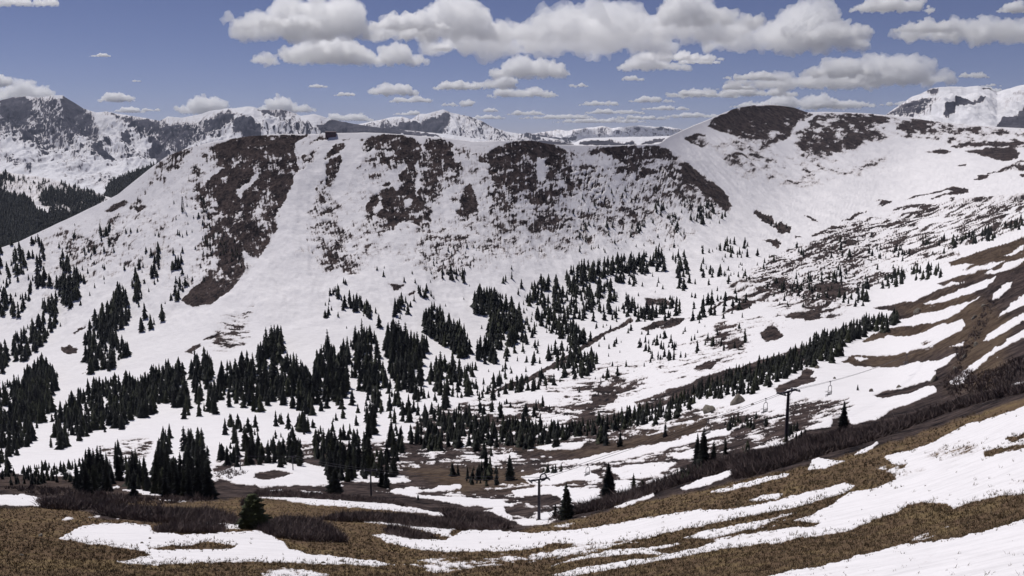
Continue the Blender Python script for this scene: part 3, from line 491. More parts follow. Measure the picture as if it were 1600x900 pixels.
# melted-out ground lies a little below the snow
snowthick = np.clip(1-bare, 0, 1)*np.clip(DD/260, .35, 1.2)*.45
Za[:, :Z.shape[1]] += snowthick; Z = Za[:, :Z.shape[1]]
def grid_faces(nc, nr):
    i = np.arange(nc-1)[:, None]*nr; j = np.arange(nr-1)[None, :]
    a = i+j; return np.stack([a, a+nr, a+nr+1, a+1], -1).reshape(-1, 4)
V = np.stack([Xa, Ya, Za], -1).reshape(-1, 3)
ter = mesh_np('terrain', V, grid_faces(NC, NR), M['terrain'], attrs={'bare': back(bare), 'grass': back(grass)})
tag(ter, kind='structure')

# ------------------------------------------------------------------ the mountains behind
def massif(name, sky, foot, x0, x1, nc, nr, mat, polys, amp, rib, rl, seed, jag=.35, base=.30, skyprof=None, slope=.5, bands=True):
    """sky: (px,py) line of the crest; foot: [(py,d)...] profile from foot up, last entry is the crest distance"""
    g = np.linspace(x0, x1, nc); ex_l = np.linspace(-780, x0, 70)[:-1] if x0 < -150 else np.zeros(0); ex_r = np.linspace(x1, 2380, 70)[1:] if x1 > 1650 else np.zeros(0); g = np.concatenate([ex_l, g, ex_r]); nc = len(g); s = np.interp(g, [p[0] for p in sky], [p[1] for p in sky])
    s = s+fbm(g/14, g*0+seed, 5, seed)*jag*3
    v = np.linspace(0, 1, nr); fp = np.array([p for p, d in foot], float); fd = np.array([d for p, d in foot], float)
    P = foot[0][0]+(s[:, None]-foot[0][0])*v[None, :]
    G = np.repeat(g[:, None], nr, 1)
    # distance follows the profile, stretched so its last entry is on the crest
    top = fp[-1]; rel = (foot[0][0]-P)/(foot[0][0]-s[:, None]); kn = (foot[0][0]-fp)/(foot[0][0]-top)
    dd = np.interp(rel.ravel(), kn, fd).reshape(rel.shape); dd = gauss(dd, nr*.03+1, 1)
    dd = dd*(1+.03*fbm(G/120, v[None, :]*1.5+0*G, 2, seed+3))
    x, y, z = point(G, P, dd)
    r1 = ridged(x/rl+.25*y/rl, y/(rl*2.6)-.12*x/rl, 6, seed, .55); env = np.sin(np.clip(v, 0, 1)*math.pi)**.8
    env2 = np.clip(v*3, 0, 1)*np.clip((1-v)*6, .0, 1)
    n2 = fbm(x/(rl*.25), y/(rl*.5), 5, seed+9, .55)
    z = z+env2[None, :]*(amp*(r1-.6)+amp*.22*n2)*np.interp(rel, [0, .35, .6, 1], [.25, .45, 1, 1])
    B = paint(polys, G+fbm(G/10, P/10, 4, seed+5)*4, P+fbm(G/10, P/10, 4, seed+7)*3, 2.5, 1) if polys else np.zeros(G.shape)
    gx = (z[2:, 1:-1]-z[:-2, 1:-1]); steep = np.zeros(G.shape); steep[1:-1, 1:-1] = np.abs(gx)/(np.abs(x[2:, 1:-1]-x[:-2, 1:-1])+1)
    B = np.where(B > .01, B, base)
    nn = .5*fbm(G/5.5+P*.06, P/9, 6, seed+11, .72)+.36*fbm(G/2.3+P*.05*np.sin(G/40), P/8, 4, seed+13, .6)
    vv = B+nn*(.45+.5*(1-np.abs(B-.5)*2))+(steep-.55)*rib+(r1-.62)*.5*np.clip(B*2, 0, 1)
    b = np.clip((vv-.5)*1.7+.5, 0, 1)
    xs, ys, zs = [x], [y], [z]
    for k in range(1, 9):
        st = (abs(fd[-1]-fd[-2])*.10)*k**1.5; xs.append(((y[:, -1]+st)*(x[:, -1]/y[:, -1]))[:, None]); ys.append((y[:, -1]+st)[:, None]); zs.append((z[:, -1]-st*slope)[:, None])
    Xm, Ym, Zm = (np.concatenate(q, 1) for q in (xs, ys, zs)); ex = Xm.shape[1]-nr
    bb = np.concatenate([b, np.repeat(b[:, -1:], ex, 1)], 1)
    o = mesh_np(name, np.stack([Xm, Ym, Zm], -1).reshape(-1, 3), grid_faces(nc, Xm.shape[1]), mat, attrs={'bare': bb, 'grass': bb*0})
    tag(o, kind='structure'); return (x, y, z, b, G, P)
RA = [(.62,[(-150,160),(0,150),(60,145),(110,145),(140,165),(165,195),(160,220),(110,226),(60,236),(30,226),(0,218),(-150,225)]),
 (.9,[(98,150),(118,160),(135,175),(152,195),(156,212),(140,215),(118,212),(112,190),(104,170)]),(.9,[(0,152),(40,150),(50,165),(38,200),(20,200),(0,185)]),
 (.75,[(140,168),(200,178),(258,184),(320,176),(372,166),(380,176),(362,200),(340,212),(310,222),(280,238),(256,232),(240,222),(205,205),(175,190)]),
 (.04,[(146,178),(165,182),(190,198),(206,210),(228,220),(236,232),(180,232),(125,226),(150,212),(156,195)]),
 (.8,[(190,215),(202,211),(204,222),(193,226)]),(.8,[(218,212),(228,215),(226,222),(220,222)]),
 (.25,[(372,166),(400,164),(408,172),(420,190),(400,205),(370,208),(352,214),(362,200),(374,184)]),
 (.85,[(365,195),(375,188),(400,194),(412,205),(400,215),(362,215)]),(.8,[(402,170),(455,170),(468,176),(455,185),(432,190),(412,182)]),
 (.4,[(455,175),(520,185),(500,215),(420,215)]),(.95,[(495,196),(520,186),(545,190),(600,197),(650,204),(700,215),(560,220),(500,215)]),
 (.55,[(88,255),(105,238),(140,232),(160,235),(185,256),(172,258),(150,248),(120,258),(95,262)]),(.85,[(145,238),(160,235),(180,250),(184,257),(165,252),(150,246)]),
 (.5,[(180,240),(215,235),(235,240),(220,255),(195,252)]),(.97,[(234,238),(240,223),(252,228),(268,242),(262,252),(250,262),(240,250)]),
 (.6,[(-150,235),(0,240),(20,250),(60,270),(40,270),(0,258),(-150,250)]),(.45,[(60,270),(150,275),(170,300),(120,290)]),(.5,[(150,275),(175,275),(180,300),(160,295)])]
massif('mountain', [(-200,175),(-60,166),(0,157),(20,152),(48,150),(60,153),(80,149),(98,149),(115,160),(130,169),(150,176),(165,174),(185,178),(200,180),(225,184),(250,189),(262,182),(285,184),(310,179),(330,173),(350,170),(372,169),(384,166),(396,167),(408,172),(440,171),(455,175),(470,181),(490,178),(505,182),(520,187),(545,192),(575,197),(620,202),(700,210),(800,224)],
 [(325,3900),(300,4500),(270,5100),(245,5700),(225,6300),(200,6900),(165,7400)], -180, 760, 900, 330, M['range'], RA, 210, .5, 420, 100, base=.03)
RB = [(.5,[(560,180),(700,160),(900,200),(900,235),(560,235)]),(.97,[(612,205),(630,197),(655,190),(680,184),(697,177),(703,184),(698,196),(690,212),(640,214),(600,212)]),(.1,[(702,180),(712,182),(722,192),(715,205),(700,214),(702,198)]),(.35,[(575,190),(660,178),(690,172),(640,192),(600,200)])]
massif('mountain', [(480,212),(540,202),(560,194),(590,188),(612,183),(628,182),(642,187),(655,178),(665,178),(678,175),(692,171),(705,176),(725,180),(740,184),(755,190),(772,200),(790,205),(810,209),(850,214),(900,222)],
 [(245,8200),(215,8900),(190,9400),(175,9800)], 470, 905, 420, 150, M['range'], RB, 150, .5, 420, 140, base=.5)
massif('mountain', [(740,222),(770,206),(800,208),(825,210),(850,206),(870,203),(885,204),(900,202),(925,199),(940,197),(955,200),(985,197),(1000,196),(1020,198),(1045,198),(1070,203),(1100,206),(1150,214)],
 [(232,12500),(215,13500),(200,14500)], 735, 1155, 420, 90, M['range'], [(.48,[(700,190),(1200,190),(1200,214),(700,214)]),(.8,[(800,212),(900,213),(900,220),(800,220)])], 150, .4, 420, 180, base=.2, jag=.6)
massif('plateau', [(760,232),(800,222),(830,219),(870,221),(895,225),(905,219),(915,216),(940,215),(980,214),(1030,213),(1050,212),(1100,211),(1150,220)],
 [(245,4300),(228,5000),(215,5600)], 755, 1155, 400, 70, M['range'], [(.93,[(905,222),(920,219),(955,219),(975,222),(990,221),(995,226),(960,227),(905,227)]),(.93,[(1000,225),(1020,218),(1040,216),(1035,222),(1010,226)]),(.85,[(800,222),(840,216),(880,222),(900,227),(870,230),(820,228)]),(.05,[(850,200),(1100,200),(1100,214),(900,216)])], 14, .0, 300, 220, base=.12, jag=.2)
massif('mountain', [(1340,205),(1370,192),(1386,178),(1400,168),(1412,160),(1425,151),(1440,146),(1455,138),(1470,136),(1490,135),(1510,136),(1528,134),(1545,137),(1558,143),(1570,140),(1585,136),(1600,132),(1640,124),(1700,118),(1800,128)],
 [(225,3300),(205,3900),(180,4500),(150,5200)], 1335, 1790, 420, 170, M['range'], [(.6,[(1380,182),(1410,158),(1440,143),(1465,140),(1465,158),(1450,175),(1430,186),(1400,190)]),(.15,[(1465,130),(1555,130),(1560,150),(1500,160),(1470,165)]),(.97,[(1473,172),(1484,162),(1497,156),(1518,160),(1545,158),(1560,152),(1530,165),(1500,168),(1482,179)]),(.93,[(1555,195),(1570,186),(1600,168),(1700,140),(1700,200),(1600,203),(1560,202)]),(.8,[(1500,184),(1508,183),(1506,188)]),(.6,[(1440,185),(1480,180),(1500,192),(1470,193)]),(.85,[(1448,142),(1466,137),(1466,142),(1455,146)]),(.85,[(1530,138),(1545,138),(1556,144),(1545,142)])], 90, .35, 300, 260, base=.15)
# wooded hill low on the left, and the shaded spur of forest beyond it
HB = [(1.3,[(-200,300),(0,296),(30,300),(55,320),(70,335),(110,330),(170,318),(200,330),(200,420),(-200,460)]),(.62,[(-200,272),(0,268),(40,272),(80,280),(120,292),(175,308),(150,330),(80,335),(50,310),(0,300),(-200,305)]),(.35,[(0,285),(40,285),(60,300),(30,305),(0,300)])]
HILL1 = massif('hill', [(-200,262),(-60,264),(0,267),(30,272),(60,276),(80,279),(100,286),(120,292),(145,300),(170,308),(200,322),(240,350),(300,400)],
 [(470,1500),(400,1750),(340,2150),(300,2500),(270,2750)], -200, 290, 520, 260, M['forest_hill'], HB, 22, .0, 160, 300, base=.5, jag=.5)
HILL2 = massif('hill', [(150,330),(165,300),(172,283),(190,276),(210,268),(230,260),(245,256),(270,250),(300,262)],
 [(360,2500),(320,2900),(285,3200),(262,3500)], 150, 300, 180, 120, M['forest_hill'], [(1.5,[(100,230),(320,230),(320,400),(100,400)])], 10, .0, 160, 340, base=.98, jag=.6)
# ------------------------------------------------------------------ trees
def conifer_lo(seed, tiers=8, nb=7, wid=.17):
    r = np.random.RandomState(seed); V = []; Fc = []
    for k in range(tiers):
        t = k/tiers; z0 = .04+.93*t; z1 = min(1.0, z0+1.9/tiers*(1-.35*t)+.03); rad = wid*(1-t)**.85*(.85+.3*r.rand())+.012
        b = len(V); V.append((r.randn()*.004, r.randn()*.004, z1)); a0 = r.rand()*6.28
        for j in range(nb):
            a = a0+6.283*j/nb+r.randn()*.15; q = rad*(.55+.75*r.rand()); V.append((q*math.cos(a), q*math.sin(a), z0-.035*r.rand()))
        for j in range(nb): Fc.append((b, b+1+j, b+1+(j+1) % nb))
    return np.array(V), np.array(Fc)
def conifer_hi(seed, tiers=26, nb=9, wid=.18, bare_low=.05, sparse=0.0, power=.8):
    """crown of drooping sprays"""
    r = np.random.RandomState(seed); V = []; Fc = []
    side = 1+.25*np.sin(np.arange(12)*1.7+seed)
    for k in range(tiers):
        t = (k+r.rand()*.5)/tiers; z = bare_low+(1-bare_low)*t; n = max(4, int(nb*(1-.45*t)))
        L0 = wid*((1-t)**power)*(1 if t > .08 else .8)+.014
        for j in range(n):
            if r.rand() < sparse: continue
            a = 6.283*(j+r.rand()*.8)/n+k; L = L0*(.5+.75*r.rand())*side[int(a/6.283*12) % 12]; dr = L*(.25+.45*r.rand()); w = L*(.26+.14*r.rand())+.004
            ca, sa = math.cos(a), math.sin(a); th = .012+.02*(1-t)
            b = len(V)
            def P(u, s, h): V.append((ca*u-sa*s, sa*u+ca*s, h))
            P(0, 0, z+.035*(1-t)+.012); P(L*.5, -w, z-dr*.55-th*r.rand()); P(L*.5, w, z-dr*.55-th*r.rand()); P(L*.55, 0, z-dr*.25); P(L, 0, z-dr+.006); P(L*.45, 0, z-dr*.5-th*2)
            Fc += [(b, b+1, b+3), (b, b+3, b+2), (b+1, b+4, b+3), (b+3, b+4, b+2), (b+1, b+5, b+4), (b+5, b+2, b+4)]
            if L > .05:      # twig tufts along the spray
                for q in range(3):
                    u = L*(.3+.6*r.rand()); s = (r.rand()-.5)*w*2.4; h = z-dr*u/L; b = len(V); P(u-.008, s, h+.012); P(u+.012, s+.010, h-.008); P(u+.004, s-.012, h-.024); Fc.append((b, b+1, b+2))
    b = len(V); V += [(0, 0, 1.0), (.009, 0, .93), (-.005, .008, .93), (-.005, -.008, .93)]; Fc += [(b, b+1, b+2), (b, b+2, b+3), (b, b+3, b+1)]
    return np.array(V), np.array(Fc)
def trunk_mesh(name):
    b = MB(); b.tube((0, 0, -.04), (0, 0, .30), .018, .013, 7); b.tube((0, 0, .30), (0, 0, .96), .013, .002, 6); o = b.build(name, M['bark']); me = o.data; bpy.data.objects.remove(o); return me
TRUNK = trunk_mesh('trunk')
HI = [mesh_np('crown', *conifer_hi(100+i, tiers=20+i % 3*3, wid=[.15, .19, .165, .22, .14, .18, .2, .16][i]), M['needles'], smooth=False, link=False) for i in range(8)]
LO = [conifer_lo(200+i, 7, 7, [.15, .18, .21, .16, .19][i % 5]) for i in range(10)]
def in_poly(P, x, y):
    ins = False
    for (ax, ay), (bx, by) in zip(P, P[1:]+P[:1]):
        if (ay > y) != (by > y) and x < ax+(y-ay)*(bx-ax)/(by-ay): ins = not ins
    return ins
# stands: outline of the canopy in the survey, number of trees, apparent height, where they stand
S = [
 ([(-40,370),(20,372),(48,400),(35,445),(-40,480)],60,15,'at the far left foot of the ridge'),
 ([(45,425),(75,425),(80,440),(60,460),(42,450)],16,17,'on the ridge shoulder at far left'),
 ([(-30,470),(30,455),(48,462),(40,485),(0,500),(-30,500)],36,17,'at the left edge beside the snow glade'),
 ([(88,440),(105,428),(130,418),(135,430),(122,470),(108,480),(95,468)],42,18,'in the dark patch high on the left slope'),
 ([(66,470),(90,460),(90,500),(80,520),(68,500)],26,20,'below the dark patch on the left slope'),
 ([(15,545),(25,520),(50,500),(62,500),(80,525),(60,540),(30,560)],50,20,'in the left band under the shoulder'),
 ([(-30,530),(15,535),(18,560),(-5,590),(-30,600)],30,24,'at the left edge below the band'),
 ([(132,540),(136,515),(160,480),(175,470),(185,445),(198,460),(205,490),(190,505),(180,520),(206,548),(190,560),(170,575),(140,572)],125,22,'in the tall dark wedge left of the snow gully'),
 ([(203,430),(216,428),(222,455),(222,478),(212,470)],16,19,'in the narrow strip above the wedge'),
 ([(215,485),(260,470),(262,505),(222,510)],7,21,'in the thin row right of the wedge'),
 ([(258,455),(285,425),(292,445),(270,475)],13,16,'in the small group left of the scree'),
 ([(235,385),(252,385),(248,432),(235,430)],20,14,'in the upper strip on the shoulder'),
 ([(270,395),(288,400),(286,425),(268,430)],12,14,'beside the upper strip'),
 ([(205,405),(225,405),(222,430),(208,430)],8,13,'left of the upper strip'),
 ([(155,352),(172,348),(172,385),(160,395)],16,11,'near the shoulder rocks'),([(132,388),(150,385),(145,405),(132,405)],9,12,'below the shoulder rocks'),
 ([(90,392),(112,390),(110,428),(95,430)],12,16,'above the dark patch'),([(55,385),(70,380),(68,420),(55,420)],8,14,'on the shoulder edge'),([(10,400),(60,365),(70,385),(30,440)],24,11,'on the shoulder crest'),
 ([(255,318),(300,310),(310,345),(270,350)],8,6,'beside the lattice mast'),([(312,310),(322,310),(335,400),(318,400)],30,7,'in the rocks'),([(330,350),(385,390),(380,420),(340,400)],30,7,'in the rocks'),
 ([(112,345),(118,345),(120,372),(113,370)],3,9,'on the shoulder'),
 ([(28,610),(40,585),(68,562),(90,585),(90,600),(60,640),(30,640)],75,25,'at lower left behind the open glade'),
 ([(-40,610),(30,590),(70,600),(85,625),(60,660),(45,690),(20,710),(-40,720)],150,27,'in the dense wood at the left edge'),
 ([(80,650),(100,630),(135,600),(165,592),(205,590),(225,610),(225,645),(190,662),(150,665),(125,685),(90,692)],125,26,'in the dense wood below the long snow slope'),
 ([(212,600),(240,582),(262,570),(278,585),(290,610),(285,622),(250,625),(225,650),(215,640)],75,26,'in the dark block under the long snow slope'),
 ([(275,570),(285,572),(298,640),(290,648),(280,625)],16,26,'in the file right of the dark block'),
 ([(20,735),(60,728),(115,725),(115,745),(40,752),(15,752)],50,15,'in the low thicket at the lower left'),
 ([(-40,690),(10,700),(15,745),(-40,760)],40,22,'in the lower left corner of the wood'),
 ([(120,725),(140,715),(165,718),(178,735),(172,752),(122,752)],24,40,'in the first clump of the lower left row'),
 ([(182,700),(190,695),(194,735),(184,740)],3,40,'between the first two clumps of the lower left row'),
 ([(196,725),(220,718),(232,735),(232,755),(198,757)],18,38,'in the second clump of the lower left row'),
 ([(238,715),(250,702),(290,728),(325,700),(328,752),(240,755)],34,46,'in the third clump of the lower left row'),
 ([(248,675),(268,672),(266,700),(250,702)],8,26,'above the third clump of the lower left row'),([(285,680),(300,672),(318,680),(318,712),(290,712)],12,34,'behind the third clump of the lower left row'),
 ([(340,700),(358,690),(372,700),(372,718),(345,715)],10,30,'left end of the middle row'),([(380,680),(408,692),(412,715),(385,715)],14,32,'in the middle row'),
 ([(415,690),(440,695),(470,690),(474,715),(420,718)],24,32,'in the middle row behind the far lift pylon'),([(448,680),(462,670),(468,705),(452,705)],6,40,'tallest part of the middle row'),
 ([(350,655),(372,650),(374,690),(352,690)],7,34,'on the snow above the middle row'),([(385,655),(400,650),(405,690),(390,680)],5,26,'on the snow above the middle row'),
 ([(345,648),(560,655),(560,685),(480,690),(400,680)],26,22,'scattered on the snow above the middle row'),
 ([(470,640),(490,640),(490,665),(472,668)],4,32,'on the snow below the big stands'),([(500,620),(550,630),(545,655),(505,650)],6,24,'on the snow below the big stands'),
 ([(490,680),(560,675),(572,690),(560,715),(490,720)],36,30,'in the middle thicket'),([(505,700),(560,700),(556,738),(512,738)],26,38,'in the dark heart of the middle thicket'),
 ([(562,705),(600,700),(622,715),(622,738),(570,740)],24,40,'in the thicket left of the pylon'),([(606,668),(620,662),(632,680),(632,698),(608,698)],12,36,'in the peaked clump at centre'),
 ([(572,640),(590,640),(586,680),(574,690)],10,34,'in the slim pair left of the peaked clump'),
 ([(400,560),(415,525),(428,512),(440,520),(450,548),(462,560),(480,575),(492,600),(492,640),(470,632),(440,618),(400,632),(370,625),(345,628),(340,590),(352,570),(372,565)],150,32,'in the first big stand below the ridge'),
 ([(300,560),(330,555),(336,600),(345,625),(330,645),(300,640)],30,26,'left of the first big stand'),([(318,545),(330,560),(336,590),(325,590)],5,28,'left of the first big stand'),
 ([(488,580),(496,548),(506,530),(518,530),(526,560),(545,580),(540,610),(520,618),(495,612)],50,34,'in the second big stand below the ridge'),
 ([(532,545),(545,525),(565,512),(582,512),(592,540),(596,570),(590,600),(560,600),(545,580),(535,565)],62,30,'in the third big stand below the ridge'),
 ([(603,520),(612,505),(625,515),(650,520),(670,540),(665,552),(650,555),(665,590),(650,600),(620,600),(608,570)],80,30,'in the fourth big stand below the ridge'),
 ([(568,590),(600,575),(612,605),(600,625),(575,615)],22,28,'under the fourth big stand'),
 ([(662,490),(680,475),(692,490),(712,500),(728,518),(735,540),(728,550),(710,545),(690,525),(664,510)],62,26,'in the slanting stand at centre'),
 ([(668,575),(690,562),(720,562),(745,570),(750,600),(720,625),(690,620),(670,600)],52,26,'in the lower centre stand'),
 ([(550,620),(640,605),(690,625),(740,640),(745,655),(680,660),(600,650),(560,640)],55,22,'in the scatter below the big stands'),
 ([(660,640),(740,640),(740,655),(660,660)],14,22,'in the scatter below the big stands'),
 ([(745,540),(755,525),(768,530),(776,550),(772,560),(748,558)],18,28,'in the dark knot right of the slanting stand'),
 ([(738,470),(750,455),(770,458),(790,470),(812,488),(820,510),(800,528),(775,535),(762,515),(760,490),(742,482)],80,24,'in the stand on the valley side'),
 ([(800,520),(830,490),(850,520),(850,560),(800,580),(780,560)],36,16,'on the valley side'),
 ([(528,475),(545,462),(575,470),(592,490),(600,500),(590,503),(572,490),(540,482)],26,18,'in the small strip on the open slope'),([(512,442),(530,440),(530,462),(514,458)],8,14,'at the top of the small strip'),([(508,468),(522,465),(520,500),(508,495)],7,14,'left of the small strip'),
 ([(612,470),(628,462),(645,475),(640,482),(614,485)],12,17,'right of the small strip'),([(652,450),(665,448),(672,460),(656,462)],7,14,'on the open slope'),([(688,420),(700,415),(728,425),(728,442),(710,442),(690,435)],20,11,'on the open slope'),
 ([(655,395),(745,370),(760,400),(720,440),(690,430)],24,8,'in rocks'),([(780,425),(800,420),(800,440),(780,440)],4,12,'on the open slope'),
 ([(820,470),(832,445),(862,438),(880,450),(900,440),(925,455),(932,480),(910,500),(890,490),(870,480),(850,475)],80,18,'spread over the valley side'),
 ([(810,440),(870,432),(868,450),(812,450)],10,16,'spread over the valley side'),
 ([(836,490),(870,480),(895,500),(915,520),(905,545),(880,530),(850,510)],50,19,'spread over the valley side'),
 ([(925,430),(960,450),(965,490),(945,500),(930,470)],28,17,'spread over the valley side'),
 ([(850,540),(880,535),(900,555),(880,570),(860,560)],14,20,'spread over the valley side'),
 ([(880,430),(905,415),(960,405),(985,400),(1000,398),(1035,395),(1040,415),(1000,420),(960,428),(930,435),(890,445)],95,18,'spread over the valley head'),
 ([(960,425),(1000,425),(990,450),(965,445)],14,14,'spread over the valley head'),
 ([(1050,400),(1070,392),(1080,430),(1075,455),(1060,440)],30,15,'spread over the valley head'),([(1090,390),(1140,372),(1180,378),(1185,398),(1150,405),(1120,400)],30,13,'spread over the valley head'),([(1080,410),(1150,400),(1175,410),(1140,430),(1095,430)],18,13,'spread over the valley head'),
 ([(965,475),(985,465),(1000,480),(1060,470),(1070,490),(1000,500),(975,490)],40,19,'along the stream'),([(885,535),(915,515),(930,525),(900,550)],16,18,'along the stream'),([(880,555),(900,545),(935,550),(930,580),(900,590),(880,575)],32,20,'beside the stream'),
 ([(800,590),(830,580),(860,575),(870,595),(830,605),(800,610)],32,16,'beside the stream'),([(740,600),(800,580),(800,600),(750,640)],30,16,'beside the stream'),
 ([(985,530),(1010,515),(1045,520),(1060,540),(1060,560),(1000,560)],30,15,'on the valley floor'),([(945,580),(965,575),(968,590),(948,590)],4,18,'on the valley floor'),
 ([(1060,485),(1130,455),(1170,445),(1170,470),(1090,500)],26,17,'on the valley floor'),([(1060,520),(1180,500),(1180,540),(1090,550)],12,15,'on the valley floor'),([(900,480),(960,470),(960,500),(920,510)],12,14,'on the valley floor'),
 ([(1195,440),(1240,430),(1320,420),(1330,440),(1260,455),(1200,470)],36,14,'on the right valley floor'),([(1265,460),(1360,440),(1355,475),(1280,480)],20,15,'on the right valley floor'),([(1335,445),(1355,438),(1355,458),(1340,458)],8,17,'on the right valley floor'),
 ([(1368,438),(1395,425),(1440,415),(1470,412),(1470,428),(1420,435),(1380,445)],36,16,'in the ragged line on the right slope'),
 ([(1440,372),(1475,366),(1478,378),(1442,382)],14,10,'high on the right slope'),([(1484,376),(1510,362),(1555,356),(1556,368),(1490,382)],34,13,'high on the right slope'),([(1570,352),(1600,340),(1600,350),(1572,360)],14,12,'high on the right slope'),
 ([(1225,385),(1290,372),(1370,365),(1372,395),(1300,400),(1235,400)],26,11,'high on the right slope'),([(1310,395),(1420,380),(1420,395),(1350,405)],16,10,'high on the right slope'),([(1130,430),(1200,395),(1215,405),(1140,445)],14,10,'high on the right slope'),
 ([(1060,300),(1080,310),(1140,320),(1140,335),(1120,350),(1085,345),(1062,330)],32,9,'on the shoulder'),([(1040,335),(1052,330),(1070,365),(1066,375),(1052,362)],22,10,'on the shoulder'),([(980,345),(1005,348),(1005,368),(985,370)],12,10,'on the shoulder'),
 ([(905,345),(960,352),(960,366),(930,366),(905,355)],12,9,'on the shoulder'),([(1020,310),(1045,320),(1040,335),(1022,335)],8,10,'on the shoulder'),([(950,290),(1010,295),(1010,310),(955,310)],8,8,'on the shoulder'),([(905,365),(925,365),(922,380),(906,378)],6,10,'on the shoulder'),
 ([(1190,335),(1240,355),(1235,368),(1200,350)],12,7,'at the gully head'),([(1090,320),(1115,318),(1112,350),(1092,345)],16,12,'on the shoulder'),
 ([(860,672),(900,660),(960,645),(1010,635),(1060,618),(1085,605),(1100,615),(1060,645),(1000,660),(940,668),(870,682)],130,19,'in the long diagonal belt, lower end'),
 ([(1085,605),(1130,585),(1180,568),(1225,552),(1260,538),(1300,528),(1318,540),(1300,552),(1250,575),(1200,600),(1150,618),(1110,622)],170,21,'in the long diagonal belt, middle'),
 ([(1265,530),(1290,520),(1330,505),(1370,495),(1400,488),(1402,505),(1360,512),(1320,530),(1290,545)],80,22,'in the long diagonal belt, upper end'),
 ([(1250,545),(1315,540),(1318,552),(1260,565)],18,24,'in the long diagonal belt, middle'),
 ([(630,672),(680,660),(740,655),(790,650),(845,655),(872,668),(870,685),(800,688),(740,690),(660,690)],125,25,'in the level belt at centre'),
 ([(740,630),(860,625),(860,640),(750,645)],16,18,'above the level belt'),
 ([(706,732),(735,728),(778,728),(778,750),(708,752)],24,22,'in the small block right of the pylons'),([(752,700),(768,698),(772,742),(756,742)],5,46,'in the small block right of the pylons'),
 ([(845,722),(880,722),(880,735),(848,738)],10,14,'by the brown hummock at centre'),([(928,672),(948,668),(950,688),(932,690)],6,32,'beside the rising snow strip'),
 ([(1052,742),(1080,728),(1098,722),(1096,732),(1060,750)],22,15,'on the rim left of the tall pair'),([(1130,655),(1200,645),(1200,662),(1135,668)],20,15,'below the lift line'),([(1225,665),(1262,665),(1260,690),(1228,690)],14,18,'behind the large lift tower'),
 ([(1155,690),(1180,688),(1175,705),(1155,705)],4,12,'under the lift line'),
]
S += [([(740,470),(900,430),(1060,420),(1200,430),(1180,500),(1100,560),(900,610),(760,620)],170,9,'spread over the valley floor'),([(1200,430),(1480,380),(1500,400),(1350,470),(1220,480)],60,8,'on the right slope'),([(80,380),(330,330),(320,470),(60,520)],60,8,'on the left slope'),([(890,300),(1060,290),(1060,400),(900,400)],40,7,'on the shoulder'),([(480,420),(740,420),(740,470),(520,520)],26,8,'on the open slope')]
forest = []      # px, py(base), h, where
for P, n, h, where in S:
    xs = [p[0] for p in P]; ys = [p[1] for p in P]; k = 0; tries = 0; pts = []
    cx_ = sum(xs)/len(xs); cy_ = sum(ys)/len(ys)
    n = int(n*(1.5 if cx_ < 335 and cy_ > 560 else 1.15 if n >= 40 else 1))
    sp = max(1.8, h*.12)
    while k < n and tries < n*40:
        tries += 1; x = random.uniform(min(xs), max(xs)); y = random.uniform(min(ys), max(ys))
        if not in_poly(P, x, y): continue
        if any(abs(x-a) < sp and abs(y-b) < sp*1.3 for a, b in pts): continue
        hh = h*random.choice([.4, .55, .7, .85, .95, 1, 1.1, 1.25]); pts.append((x, y)); forest.append((x, y+hh*.5, hh, where)); k += 1
# single trees, drawn as seen: px, base py, apparent height, crown width factor, label
HERO = [
 (886,811,64,1.25,'broad dark spruce standing just right of the wheel-topped lift pylon'),
 (950,779,59,1.35,'full dark spruce second to the right of the wheel-topped pylon'),
 (1099,726,64,1.05,'tallest slim spruce of the tall pair on the rim'),
 (1089,722,50,.9,'shorter left spruce of the tall pair on the rim'),
 (1114,722,38,1.1,'low spruce hugging the right side of the tall pair'),
 (1317,674,50,1.15,'lone ragged spruce on snow right of the large lift tower'),
 (396,826,60,2.6,'wide bushy green fir alone on the brown foreground meadow'),
 (522,772,44,2.0,'squat dark spruce standing alone on snow left of the near pylon'),
 (797,751,44,1.2,'pointed double spruce left of the wheel-topped pylon'),
 (968,697,30,1.1,'small narrow spruce beside the rising snow strip'),
 (1039,682,26,1.1,'small spruce at the foot of the long diagonal belt'),
 (1133,710,30,1.0,'thin young spruce right of the tall pair'),
 (990,764,26,1.3,'small spruce just right of the full dark spruce'),
 (1004,764,16,1.6,'tiny spruce at the willow edge right of the full dark spruce'),
 (868,812,26,1.6,'bushy small spruce at the left foot of the broad spruce'),
 (1164,536,24,.9,'isolated spruce on the open white valley floor'),
 (653,781,10,1.6,'tiny shrubby spruce on the dark bank below the near pylon'),
 (427,777,12,1.4,'tiny spruce on snow above the brown meadow'),
 (1340,612,10,1.4,'tiny spruce on the broad snow field right of the tower'),
 (183,735,46,.8,'slim spruce between two clumps of the lower left row'),
 (186,712,26,1.0,'short spruce behind the slim one of the lower left row'),
 (80,702,20,1.0,'single small spruce at the tip of the left snow glade'),
 (164,678,12,1.1,'little lone spruce on the left snow slope')]
cand = sorted(range(len(forest)), key=lambda i: -forest[i][2]*random.uniform(.97, 1.03)); NI = 300-len(HERO)
ind = set(cand[:NI])
def plant(px, py, h, wf, label, group, mesh, crownmat=None, k=0):
    gx, gy, gz = (float(q[0]) for q in ground(px, py)); H = h*gy/F*1.03
    rt = empty('spruce', (gx, gy, gz-.02*H), random.uniform(0, 6.28)); rt.scale = (H*wf, H*wf, H); rt.rotation_euler[0] = random.gauss(0, .025); rt.rotation_euler[1] = random.gauss(0, .025)
    tag(rt, label, 'tree', group)
    for nm, me in (('trunk', TRUNK), ('crown', mesh)):
        o = bpy.data.objects.new(nm, me); COL.objects.link(o); o.parent = rt
    return rt
